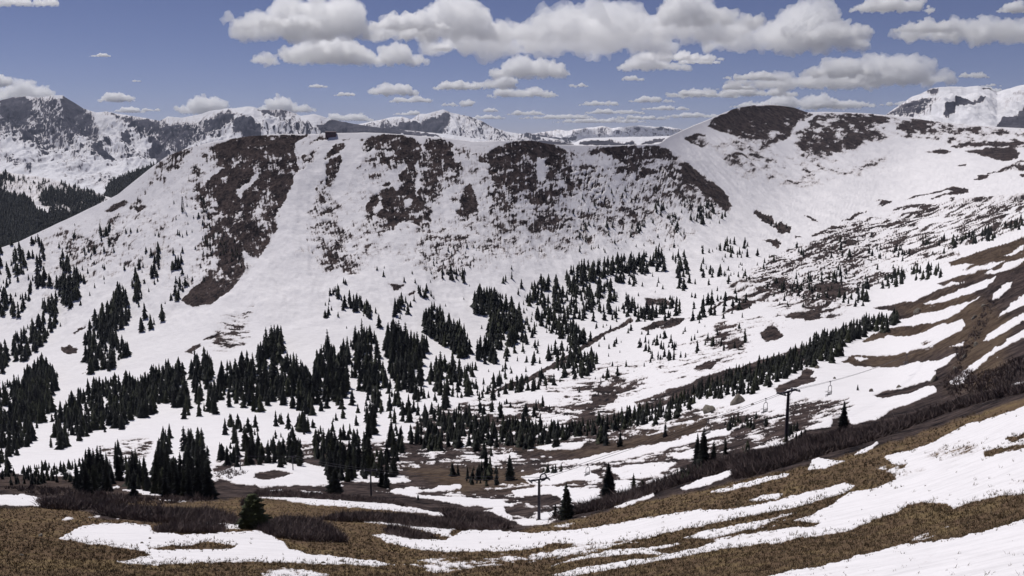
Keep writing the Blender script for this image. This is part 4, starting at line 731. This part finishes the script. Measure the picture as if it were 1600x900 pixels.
for i, (px, py, h, wf, lab) in enumerate(HERO):
    big = h > 40
    V_, F_ = conifer_hi(300+i, 34 if big else 20, 18 if 'fir' in lab else 13 if big else 9, .16, power=.48 if 'fir' in lab else .8)
    me = mesh_np('crown', V_, F_, M['needles_green'] if 'fir' in lab else M['needles'], smooth=False, link=False)
    plant(px, py, h, wf, lab, None, me)
ORD = ['', 'first', 'second', 'third', 'fourth', 'fifth', 'sixth', 'seventh', 'eighth', 'ninth', 'tenth', 'eleventh', 'twelfth', 'thirteenth', 'fourteenth', 'fifteenth', 'sixteenth', 'seventeenth', 'eighteenth', 'nineteenth']
def ordinal(n):
    if n < 20: return ORD[n]
    t = {2: 'twent', 3: 'thirt', 4: 'fort', 5: 'fift', 6: 'sixt', 7: 'sevent', 8: 'eight'}[n//10]
    return t+'ieth' if n % 10 == 0 else t+'y-'+ORD[n % 10]
by = {}
for i in ind: by.setdefault(forest[i][3], []).append(i)
for where, L_ in by.items():
    L_.sort(key=lambda i: forest[i][0])
    for n, i in enumerate(L_):
        x, y, h, _ = forest[i]
        lab = f"{ordinal(n+1)} large spruce from the left {where}" if len(L_) > 1 else f"large dark spruce {where}"
        plant(x, y, h, random.uniform(.85, 1.25), lab, 'spruces '+where, HI[random.randrange(8)])
rest = [forest[i] for i in range(len(forest)) if i not in ind]
print('FOREST', len(forest), len(rest))
A = np.array([(a, b, c) for a, b, c, _ in rest]); gx, gy, gz = ground(A[:, 0], A[:, 1]); VV, FF = [], []; TT = []; off = 0
for i in range(len(A)):
    H = A[i, 2]*gy[i]/F*1.03; v, f = LO[random.randrange(10)]; a = random.uniform(0, 6.28); wf = random.uniform(.95, 1.55)*H
    R = np.array([[math.cos(a)*wf, -math.sin(a)*wf, 0], [math.sin(a)*wf, math.cos(a)*wf, 0], [random.gauss(0, .04)*H, random.gauss(0, .04)*H, H]])
    TT.append(np.full(len(v), random.random())); VV.append(v@R.T+[gx[i], gy[i], gz[i]-.03*H]); FF.append(f+off); off += len(v)
tag(mesh_np('spruce_forest', np.concatenate(VV), np.concatenate(FF), M['needles'], smooth=False, attrs={'tone': np.concatenate(TT)}), 'dark spruce forest spread over the valley sides and ridge foot', 'forest', kind='stuff')
TN = [conifer_lo(400+i, 4, 5, [.17, .2, .23][i % 3]) for i in range(4)]; VV, FF = [], []; off = 0
for HL, cnt in ((HILL1, 5200), (HILL2, 500)):
    hx, hy, hzz, hb, hG, hP = HL; vis = (hG > -180) & (hb > .55) & (hP < crest_at(hG)+8); wts = hy*0+1; ii = np.nonzero(vis.ravel())[0]; ii = ii[RNG.randint(0, len(ii), cnt)]
    for q in ii:
        H = random.uniform(9, 16)*(1.15 if hy.ravel()[q] > 2300 else 1); v, f = TN[random.randrange(4)]; w_ = H*random.uniform(.9, 1.4)
        VV.append(v*[w_, w_, H]+[hx.ravel()[q]+random.uniform(-3, 3), hy.ravel()[q]+random.uniform(-5, 5), hzz.ravel()[q]-.5]); FF.append(f+off); off += len(v)
tag(mesh_np('hillside_forest', np.concatenate(VV), np.concatenate(FF), M['needles'], smooth=False), 'dark forest cloaking the shaded hill beyond the ridge at far left', 'forest', kind='stuff')
# ------------------------------------------------------------------ willow scrub and dry grass
def scatter(polys, n):
    out = []
    area = [abs(sum(a[0]*b[1]-b[0]*a[1] for a, b in zip(P, P[1:]+P[:1])))/2 for P in polys]; tot = sum(area)
    for P, ar in zip(polys, area):
        xs = [p[0] for p in P]; ys = [p[1] for p in P]; m = int(n*ar/tot); k = 0
        while k < m:
            x = random.uniform(min(xs), max(xs)); y = random.uniform(min(ys), max(ys))
            if in_poly(P, x, y): out.append((x, y)); k += 1
    return np.array(out)
WIL = [[(870,812),(905,796),(940,785),(1000,768),(1062,746),(1108,728),(1150,716),(1180,712),(1225,702),(1262,688),(1310,680),(1380,668),(1450,645),(1530,622),(1600,608),(1700,590),(1700,600),(1600,614),(1540,628),(1490,642),(1440,660),(1400,676),(1340,696),(1300,706),(1255,720),(1200,738),(1175,746),(1150,748),(1145,734),(1100,748),(1060,758),(1000,780),(950,795),(900,804),(872,814)],
 [(150,795),(180,793),(230,797),(330,802),(366,812),(368,822),(350,818),(300,820),(250,818),(200,812),(160,806)],
 [(405,828),(420,818),(445,814),(490,818),(520,830),(540,848),(510,847),(480,846),(430,840)],
 [(500,812),(540,806),(600,806),(650,810),(700,818),(760,822),(795,826),(780,830),(700,829),(640,824),(600,818),(520,814)],
 [(690,800),(720,802),(760,812),(800,826),(780,828),(740,822),(700,815)],[(400,772),(470,774),(560,782),(640,792),(560,786),(470,780),(400,778)],
 [(606,828),(640,834),(680,842),(650,845),(610,838)],[(60,785),(130,780),(180,790),(120,798),(70,795)],[(240,826),(300,826),(350,826),(345,834),(250,834)],[(380,785),(398,783),(380,792)]]
WIL2 = [[(1470,600),(1500,575),(1530,590),(1560,575),(1600,560),(1600,600),(1540,612),(1490,622)],[(1490,545),(1520,520),(1545,470),(1560,470),(1530,530),(1500,570)],[(330,742),(360,735),(385,742),(360,752)],[(0,762),(100,765),(220,780),(330,776),(330,784),(200,790),(60,775)]]
W = np.concatenate([scatter(WIL, 15000), scatter(WIL2, 800)])
W = W[fbm(W[:, 0]/16, W[:, 1]/5, 4, 77) > -.42+.25*RNG.randn(len(W))*.5]
gx, gy, gz = ground(W[:, 0], W[:, 1]); n = len(W); tw = 13
hgt = np.clip(RNG.normal(1.0, .3, n), .4, 1.9)*(1+.35*fbm(W[:, 0]/9, W[:, 1]/5, 2, 78))*np.clip(gy/120, .45, 1.25)
b = np.stack([gx, gy, gz], 1)[:, None, :]+np.concatenate([RNG.normal(0, .35, (n, tw, 2)), np.full((n, tw, 1), -.1)], 2)
lean = RNG.normal(0, .42, (n, tw, 2)); tip = b+np.concatenate([lean*hgt[:, None, None], (hgt[:, None]*RNG.uniform(.55, 1.05, (n, tw)))[..., None]], 2)
mid = (b+tip)/2+np.concatenate([RNG.normal(0, .12, (n, tw, 2)), np.zeros((n, tw, 1))], 2)
ang = RNG.uniform(0, 6.28, (n, tw)); wd = .036*np.clip(gy/150, .5, 1.6)[:, None]; off = np.stack([np.cos(ang)*wd, np.sin(ang)*wd, 0*ang], -1)
V = np.stack([b-off, b+off, mid+off*1.6, tip, mid-off*1.6], 2).reshape(-1, 3); q = np.arange(n*tw)[:, None]*5
F_ = np.concatenate([q+[0, 1, 2], q+[0, 2, 4], q+[4, 2, 3]], 1).reshape(-1, 3)
tag(mesh_np('willow_scrub', V, F_, M['willow'], smooth=False), 'dark leafless willow scrub in long bands on the slope', 'scrub', kind='stuff')
G_ = np.stack([RNG.uniform(-100, 1700, 150000), 640+RNG.rand(150000)**.8*300], 1)
i = np.clip(np.interp(G_[:, 0], gpx, np.arange(NC)), 0, NC-1).astype(int); j = np.clip(np.interp(-G_[:, 1], -vy, np.arange(len(vy))), 0, len(vy)-1).astype(int)
jj = np.clip(j+RNG.randint(-5, 6, len(j)), 0, len(vy)-1)
pr = bare[i, j]*grass[i, j]*.55+.45*(np.abs(bare[i, j]-bare[i, jj]) > .5)*(grass[i, j] > .2)+.006
dn = dist_at(G_[:, 0], G_[:, 1]); keep = (RNG.rand(len(i)) < pr) & (dn < 230)
G_ = G_[keep]; gx, gy, gz = ground(G_[:, 0], G_[:, 1]); n = len(G_); tw = 5
h = RNG.uniform(.16, .42, n)*np.clip(gy/70, .7, 1.3)
b = np.stack([gx, gy, gz], 1)[:, None, :]+np.concatenate([RNG.normal(0, .08, (n, tw, 2)), np.full((n, tw, 1), -.03)], 2)
tip = b+np.concatenate([RNG.normal(0, .35, (n, tw, 2))*h[:, None, None], (h[:, None]*RNG.uniform(.5, 1, (n, tw)))[..., None]], 2)
ang = RNG.uniform(0, 6.28, (n, tw)); wd = .022*np.clip(gy/60, .6, 2.2)[:, None]; off = np.stack([np.cos(ang)*wd, np.sin(ang)*wd, 0*ang], -1)
V = np.stack([b-off, b+off, tip], 2).reshape(-1, 3); F_ = np.arange(len(V)).reshape(-1, 3)
tag(mesh_np('dry_grass', V, F_, M['tussock'], smooth=False), 'short dry brown grass showing through the thin foreground snow', 'grass', kind='stuff')
print('TUFTS', n)
# ------------------------------------------------------------------ boulders
def boulder(px, py, w, hpx, label, seed):
    gx, gy, gz = (float(q[0]) for q in ground(px, py)); W_ = w*gy/F; H_ = hpx*gy/F
    r = np.random.RandomState(seed); nu, nv = 22, 13; V = []; Fc = []
    pl = r.normal(0, 1, (9, 3)); pl[:, 2] = np.abs(pl[:, 2]); pl /= np.linalg.norm(pl, axis=1)[:, None]; pd = r.uniform(.42, .9, 9)
    for a in range(nu):
        for c in range(nv):
            th = 2*math.pi*a/nu; ph = math.pi*c/(nv-1); d = np.array([math.sin(ph)*math.cos(th), math.sin(ph)*math.sin(th), math.cos(ph)])
            R = 1.0
            for p_, q_ in zip(pl, pd):
                t = d@p_
                if t > .05: R = min(R, q_/t)
            R *= 1+.05*math.sin(5*th+seed)*math.sin(3*ph)+r.normal(0, .03)
            V.append((d[0]*R*W_/2, d[1]*R*W_/2, d[2]*R*H_*.8+H_*.2))
    for a in range(nu):
        for c in range(nv-1):
            Fc.append((a*nv+c, a*nv+c+1, ((a+1) % nu)*nv+c+1, ((a+1) % nu)*nv+c))
    o = mesh_np('boulder', V, Fc, M['rock'], smooth=False); o.location = (gx, gy, gz); tag(o, label, 'boulder', 'boulders on the snow')
for i, a in enumerate([(1111,644,26,16,'wide grey brown boulder at the belt edge, lower of the big pair'),(1152,632,26,22,'tall grey boulder on snow, upper of the big pair left of the tower'),(1176,634,6,4,'small round rock on snow beside the lift line'),
 (1276,578,7,5,'small dark rock on snow above the large lift tower'),(1433,491,12,9,'pale rounded rock in the brown strip above the belt'),(1304,594,7,4,'dark rock behind the upper lift chair'),(1362,614,9,5,'dark flat rock on the broad snow field'),
 (1404,608,10,5,'dark rock at the rim of the broad snow field'),(1460,597,14,12,'dark rock knob where the brown ridge meets the snow'),(234,844,5,3,'small stone in the lower left snow patch'),(222,851,6,3,'flat stone below the small one in the left snow patch'),(64,838,12,6,'dark weathered stump-like rock on the lower left meadow'),
 (34,868,9,4,'low rock half sunk in the lower left meadow'),(505,882,7,4,'rock at the lower edge of the snow band, left one'),(533,880,9,5,'rock at the lower edge of the snow band, middle one'),(558,881,7,3,'rock at the lower edge of the snow band, right one'),(1522,500,9,8,'grey rock in the upper part of the brown rocky rib'),(1536,482,7,6,'small rock at the top of the brown rocky rib'),(1508,560,10,8,'rock in the lower part of the brown rocky rib'),(1492,578,8,6,'dark rock low on the brown rocky rib'),(1525,540,8,6,'rock midway down the brown rocky rib'),(1376,681,5,6,'pale stone at the end of the snow wedge in the willows')]):
    boulder(*a, seed=40+i)
# ------------------------------------------------------------------ chair lift
def at(px, py, d): x, y, z = point(px, py, d); return Vector((float(x), float(y), float(z)))
from mathutils import Vector
LDIR = math.radians(0)
def tower(px, pb, pt, label, yaw, wheel=False, armpx=14):
    gx, gy, gz = (float(q[0]) for q in ground(px, pb)); x, y, z = (float(q) for q in point(px, pt, gy)); H = z-gz; s = H/9.5
    rt = empty('lift_tower', (gx, gy, gz-.3), yaw); tag(rt, label, 'lift tower', 'chairlift towers')
    m = MB(); m.tube((0, 0, 0), (0, 0, H*.5), .34*s, .30*s, 14); m.tube((0, 0, H*.5), (0, 0, H+.1*s), .30*s, .24*s, 14); m.build('mast', M['steel'], rt)
    m = MB(); m.tube((0, 0, -.2), (0, 0, .45*s), .62*s, .62*s, 12); m.build('footing', M['rock'], rt)
    m = MB(); m.box((0, 0, H+.15*s), (4.6*s, .26*s, .30*s)); m.tube((-1.3*s, 0, H+.05*s), (0, 0, H-.75*s), .06*s); m.tube((1.3*s, 0, H+.05*s), (0, 0, H-.75*s), .06*s); m.build('crossarm', M['steel'], rt)
    for sx in (-1, 1):
        a = MB(); a.box((sx*2.15*s, 0, H+.0*s), (.12*s, 2.0*s, .16*s)); o = a.build('sheave_train', M['steel'], rt)
        for k in range(4):
            w_ = MB(); w_.tube((sx*2.15*s-.08*s, (-.75+.5*k)*s, H+.17*s), (sx*2.15*s+.08*s, (-.75+.5*k)*s, H+.17*s), .17*s, .17*s, 12); w_.build('sheave', M['galv'], o)
    l = MB(); l.tube((.20*s, -.36*s, .3), (.20*s, -.30*s, H), .02*s, n=5); l.tube((-.20*s, -.36*s, .3), (-.20*s, -.30*s, H), .02*s, n=5)
    for k in range(int(H/.4)-1): l.tube((-.2*s, -.34*s, .5+.4*k), (.2*s, -.34*s, .5+.4*k), .016*s, n=4)
    l.build('ladder', M['galv'], rt)
    if wheel:
        w_ = MB(); 
        for k in range(20):
            a0, a1 = 6.283*k/20, 6.283*(k+1)/20; R = .75*s
            w_.tube((1.0*s+R*math.cos(a0), 0, H+.55*s+R*math.sin(a0)), (1.0*s+R*math.cos(a1), 0, H+.55*s+R*math.sin(a1)), .16*s, n=6)
        w_.build('wheel', M['steel'], rt)
    c, sn = math.cos(yaw), math.sin(yaw)
    return [Vector((gx+c*sx*2.15*s, gy+sn*sx*2.15*s, gz-.3+H+.32*s)) for sx in (-1, 1)], s
T1, s1 = tower(1228, 692, 611, 'tall dark lift tower rising from the willow band at right', math.radians(38))
T2, s2 = tower(842, 815, 748, 'slim lift pylon with a wheel on top at centre', math.radians(25), wheel=True)
T3, s3 = tower(580, 775, 734, 'lift pylon left of centre below the middle thicket', math.radians(10))
T4, s4 = tower(458, 737, 712, 'small distant lift pylon in front of the middle row', math.radians(8))
T5, s5 = tower(376, 736, 712, 'smallest lift pylon at the left end of the middle row', math.radians(8))
E1 = at(1420, 553, 330); E2 = at(1475, 528, 430)
def rope(name, pts, sag, r, label):
    m = MB()
    for p, q in zip(pts, pts[1:]):
        prev = p
        for k in range(1, 17):
            t = k/16; c = p.lerp(q, t)-Vector((0, 0, sag*4*t*(1-t)*(p-q).length/100)); m.tube(prev, c, r, r, 5, cap=False); prev = c
    tag(m.build(name, M['steel']), label, 'cable', 'haul ropes of the chairlift')
off = [Vector((-1.3, -1.6, 0)), Vector((1.3, 1.6, 0))]
ropes = []
for k, nm in ((0, 'nearer haul rope of the chairlift running between the towers'), (1, 'farther haul rope of the chairlift running between the towers')):
    pts = [T5[k], T4[k], T3[k], T2[k], T1[k], E1+off[k]*1.2, E2+off[k]]; ropes.append(pts); rope('haul_rope', pts, .7, .035, nm)
def on_rope(k, i, px, sag=.7):
    p, q = ropes[k][i], ropes[k][i+1]
    for j in range(1, 400):
        t = j/400; c = p.lerp(q, t)-Vector((0, 0, sag*4*t*(1-t)*(p-q).length/100))
        x = 800+F*c.x/(c.y*CP-c.z*SP)
        if x >= px: return c
    return q
def chair(c, yaw, label, s=1.0):
    rt = empty('lift_chair', c, yaw); rt.scale = (s, s, s); tag(rt, label, 'lift chair', 'empty chairs hanging from the chairlift')
    m = MB(); m.box((0, 0, .02), (.12, .34, .14)); m.build('grip', M['steel'], rt)
    m = MB(); m.tube((0, 0, 0), (0, -.05, -.75), .05, n=8); m.path([(-.62, 0, -2.55), (-.52, 0, -.95), (-.3, 0, -.75), (.3, 0, -.75), (.52, 0, -.95), (.62, 0, -2.55)], .05); m.build('hanger_frame', M['steel'], rt)
    m = MB()
    for k in range(4): m.box((0, .10+.12*k, -2.55), (1.24, .09, .05))
    m.box((0, .27, -2.6), (1.1, .06, .08)); m.build('seat', M['seat'], rt)
    m = MB()
    for k in range(3): m.box((0, -.02-.03*k, -2.32+.19*k), (1.24, .045, .10))
    m.build('backrest', M['seat'], rt)
    m = MB(); m.path([(-.6, 0, -1.85), (-.6, .62, -2.0), (.6, .62, -2.0), (.6, 0, -1.85)], .028); m.build('safety_bar', M['galv'], rt)
    m = MB(); m.path([(-.35, .5, -2.55), (-.35, .62, -3.0), (.35, .62, -3.0), (.35, .5, -2.55)], .028); m.build('footrest', M['galv'], rt)
yw = math.radians(38)
chair(on_rope(0, 4, 1297), yw, 'empty lift chair above the snow field just right of the large tower', 1.35)
chair(on_rope(0, 3, 1196), yw, 'empty lift chair just left of the large tower', 1.15)
chair(on_rope(0, 3, 1106), yw, 'empty lift chair farther left of the large tower above dark scrub', 1.15)
chair(on_rope(1, 3, 918), yw, 'tiny lift chair over snow near the wheel-topped pylon', .9)
chair(on_rope(1, 4, 1417), yw, 'pale distant lift chair over the upper snow strips', 1.5)
# lattice mast and hut on the ridge
gx, gy, gz = (float(q[0]) for q in ground(286, 333)); H = 24*gy/F
rt = empty('lattice_mast', (gx, gy, gz-.3)); tag(rt, 'thin lattice mast alone on the ridge shoulder snow', 'mast')
for sx, sy in ((-1, -1), (1, -1), (1, 1), (-1, 1)):
    m = MB(); m.tube((sx*H*.09, sy*H*.09, 0), (sx*.25, sy*.25, H), .16, .12, 6); m.build('leg', M['steel'], rt)
m = MB()
for k in range(7):
    z0, z1 = H*k/7, H*(k+1)/7; w0 = H*.09*(1-k/7)+.25*k/7; w1 = H*.09*(1-(k+1)/7)+.25*(k+1)/7
    for sy in (-1, 1): m.tube((-w0, sy*w0, z0), (w1, sy*w1, z1), .07, n=4); m.tube((w0, sy*w0, z0), (-w1, sy*w1, z1), .07, n=4)
    for sx in (-1, 1): m.tube((sx*w0, -w0, z0), (sx*w1, w1, z1), .07, n=4)
m.build('bracing', M['steel'], rt)
gx, gy, gz = (float(q[0]) for q in ground(517, 213)); u = gy/F
rt = empty('ridge_hut', (gx, gy, gz+.5), math.radians(4)); tag(rt, 'low dark hut on the crest of the ridge', 'hut')
W_, D_, H_ = 16*u, 7*u, 5*u
m = MB(); m.box((0, 0, H_/2-2*u), (W_, D_, H_+4*u)); m.build('wall', M['hutwall'], rt)
m = MB(); e = .5*u; m.add([(-W_/2-e, -D_/2-e, H_), (W_/2+e, -D_/2-e, H_), (W_/2+e, D_/2+e, H_), (-W_/2-e, D_/2+e, H_), (-W_/2-e, 0, H_+1.2*u), (W_/2+e, 0, H_+1.2*u)], [(0, 1, 5, 4), (2, 3, 4, 5), (1, 2, 5), (3, 0, 4), (3, 2, 1, 0)]); m.build('roof', M['hutroof'], rt)
for k in (-2, -1, 1, 2):
    m = MB(); m.box((k*W_*.18, -D_/2-.02, H_*.6), (1.6*u, .2, 1.3*u)); m.build('window', M['glass'], rt)
m = MB(); m.box((0, -D_/2-.02, H_*.42), (1.3*u, .2, 2.6*u)); m.build('door', M['steel'], rt)
m = MB(); m.tube((W_*.3, 0, H_+1.2*u), (W_*.3, 0, H_+3.2*u), .25*u); m.build('chimney', M['steel'], rt)
# ------------------------------------------------------------------ fair-weather clouds: closed bodies of even vapour high above the range
DENS = 5.0
CL = [(520,62,285,64),(535,100,255,42),(440,44,120,34),(735,60,180,60),(850,85,360,88),(640,45,110,26),(1000,66,300,75),(1110,40,150,48),(1230,78,230,68),(1290,60,120,42),(1060,95,120,18),
 (1020,109,98,28),(828,121,112,34),(990,126,32,11),(1090,100,70,10),(1260,138,220,38),(1385,132,180,50),(1330,120,130,30),(1180,125,90,14),(1250,170,170,24),(1180,150,120,18),(1100,152,110,16),
 (1510,66,190,52),(1450,50,90,26),(1395,18,120,22),(1520,122,44,15),(1590,20,60,18),(616,149,72,20),(642,160,66,12),(714,140,66,15),(772,138,66,22),(818,152,100,18),(716,166,46,12),(690,80,26,12),
 (326,177,92,27),(440,176,96,24),(545,189,70,14),(183,159,50,14),(200,176,50,9),(235,174,30,6),(498,137,34,6),(538,150,34,7),(20,158,120,36),(-5,135,40,22),(38,9,96,18),(156,89,32,6),(213,128,14,4),(768,175,26,8),
 (905,136,26,9),(938,165,60,9),(1015,160,70,11),(1075,150,60,10),(960,178,100,9),(870,186,120,9),(940,192,150,8),(1090,184,110,9),(1000,187,90,7),(820,180,60,8),(760,186,60,8),(1040,172,80,8),(1190,168,90,10),(1400,165,50,9),(1320,168,90,14),(640,180,50,7),(1540,145,60,10),(1150,140,60,9),(1550,135,30,8)]
dt = bpy.data.textures.new('billows', 'CLOUDS'); 
def vapour(name, dens):
    m, nt, N, L = new_mat(name); out = nd(nt, 'ShaderNodeOutputMaterial'); pv = nd(nt, 'ShaderNodeVolumePrincipled')
    pv.inputs['Density'].default_value = dens; pv.inputs['Color'].default_value = (.998, .998, 1, 1); pv.inputs['Anisotropy'].default_value = .5
    L.new(pv.outputs[0], out.inputs['Volume']); return m
import bmesh
rc = random.Random(5)
for ci, (cx, cyb, w_, h_) in enumerate(CL):
    w_ *= 1.1; h_ *= 1.12
    el = (230-cyb)/F; base = 1500.0; D_ = min(base/max(el, .02), 62000)*(1+.02*rc.uniform(-1, 1)); u = D_/F
    bm = bmesh.new()
    # a few domes make the outline, small billows cover them
    nd_ = max(3, int(w_/h_*1.3)); domes = []
    for k in range(nd_):
        t = -1+2*(k+.5+rc.uniform(-.4, .4))/nd_; t = max(-.92, min(.92, t)); domes.append((t, (1-abs(t)**2.4)**.6*rc.uniform(.45, 1.05), rc.uniform(.7, 1.3)/nd_))
    n = int(34+16*w_/h_)
    if h_ < 14: n = n//3
    for k in range(n):
        t = rc.uniform(-1, 1); env = max([.22*(1-t*t)]+[hh*max(0, 1-((t-tt)/(ww*1.5))**2)**.5 for tt, hh, ww in domes])
        r = h_*rc.uniform(.07, .19)*(1.25 if rc.random() < .3 else 1)*(.5+.5*env); zc = max(r*.5, (env*h_-r)*rc.random()**.45); yo = rc.uniform(-.5, .5)*w_*.3*(.4+.6*env)
        bmesh.ops.create_icosphere(bm, subdivisions=2, radius=r, matrix=__import__('mathutils').Matrix.Translation((t*w_/2*.97, yo, zc)) @ __import__('mathutils').Matrix.Diagonal((1.5, 1.4, .9, 1)))
    for tt, hh, ww in domes:
        r = h_*hh*.42; bmesh.ops.create_icosphere(bm, subdivisions=3, radius=r, matrix=__import__('mathutils').Matrix.Translation((tt*w_/2*.9, 0, r*.95)) @ __import__('mathutils').Matrix.Diagonal((1.9, 1.6, 1, 1)))
    for v in bm.verts:
        if v.co.z < h_*.06: v.co.z = h_*.06+(v.co.z-h_*.06)*.35
    me = bpy.data.meshes.new('cloud'); bm.to_mesh(me); bm.free()
    for v in me.vertices: v.co *= u
    me.materials.append(vapour('cloud_vapour', DENS/(max(h_, 8)*u)))
    o = bpy.data.objects.new('cloud', me); COL.objects.link(o)
    x, y, z = point(cx, cyb, D_); o.location = (float(x), float(y), float(z))
    rm = o.modifiers.new('skin', 'REMESH'); rm.mode = 'VOXEL'; rm.voxel_size = max(.8, h_/36)*u; rm.use_smooth_shade = True
    for sc_, st in ((.40, .44), (.17, .36), (.08, .20)):
        tx = bpy.data.textures.new('billow', 'CLOUDS'); tx.noise_scale = sc_*h_*u; tx.noise_depth = 2
        dm = o.modifiers.new('billow', 'DISPLACE'); dm.texture = tx; dm.texture_coords = 'GLOBAL'; dm.strength = st*h_*u; dm.mid_level = .5
    rm = o.modifiers.new('skin', 'REMESH'); rm.mode = 'VOXEL'; rm.voxel_size = max(.8, h_/36)*u; rm.use_smooth_shade = True
    o['kind'] = 'structure'
# ------------------------------------------------------------------ light, sky, air, camera
SUN_EL, SUN_AZ = math.radians(61), math.radians(-42)     # azimuth from straight ahead, negative to the left
sun = bpy.data.objects.new('sun', bpy.data.lights.new('sun', 'SUN')); COL.objects.link(sun)
sun.data.energy = 3.6; sun.data.angle = math.radians(.53); sun.data.color = (1, .97, .93)
from mathutils import Vector
sd = Vector((math.sin(SUN_AZ)*math.cos(SUN_EL), math.cos(SUN_AZ)*math.cos(SUN_EL), math.sin(SUN_EL)))
sun.rotation_euler = sd.to_track_quat('Z', 'Y').to_euler(); sun.location = (0, 0, 50)
w = bpy.data.worlds.new('World'); sc.world = w; w.use_nodes = True; nt = w.node_tree
bg = nt.nodes['Background']; sky = nt.nodes.new('ShaderNodeTexSky'); sky.sky_type = 'NISHITA'; sky.sun_disc = False
sky.sun_elevation = SUN_EL; sky.sun_rotation = SUN_AZ; sky.altitude = 3600; sky.air_density = .9; sky.dust_density = .15; sky.ozone_density = 1.2
hs = nt.nodes.new('ShaderNodeMix'); hs.data_type = 'RGBA'; hs.blend_type = 'MULTIPLY'; hs.inputs[0].default_value = 1; hs.inputs[7].default_value = (.90, .77, .96, 1)
nt.links.new(sky.outputs[0], hs.inputs[6]); nt.links.new(hs.outputs[2], bg.inputs[0]); bg.inputs[1].default_value = .053
# thin, even mountain air
HZ = 1
if HZ:
    m, nt, N, L = new_mat('mountain_air'); out = nd(nt, 'ShaderNodeOutputMaterial'); pv = nd(nt, 'ShaderNodeVolumePrincipled')
    pv.inputs['Density'].default_value = 1.5e-5; pv.inputs['Color'].default_value = (.72, .80, 1, 1); pv.inputs['Anisotropy'].default_value = .2
    L.new(pv.outputs[0], out.inputs['Volume'])
    bx = MB(); zlo, zhi = -900, 760; bx.box((0, 7800, (zlo+zhi)/2), (26000, 16000, zhi-zlo)); hz = bx.build('haze', m); tag(hz, kind='stuff')
cam = bpy.data.objects.new('camera', bpy.data.cameras.new('camera')); COL.objects.link(cam); sc.camera = cam
cam.data.sensor_width = 36; cam.data.lens = 36*F/1600; cam.data.clip_start = .1; cam.data.clip_end = 300000
cam.rotation_euler = (math.pi/2-PITCH, 0, 0)
vs = sc.view_settings; vs.view_transform = 'Standard'; vs.look = 'None'; vs.gamma = 1; vs.use_curve_mapping = False; vs.exposure = 0
cy = sc.cycles; cy.use_denoising = True; cy.max_bounces = 14; cy.diffuse_bounces = 2; cy.glossy_bounces = 1; cy.transmission_bounces = 1; cy.volume_bounces = 14; cy.transparent_max_bounces = 24
cy.use_adaptive_sampling = True; cy.adaptive_threshold = .02; cy.sample_clamp_indirect = 4
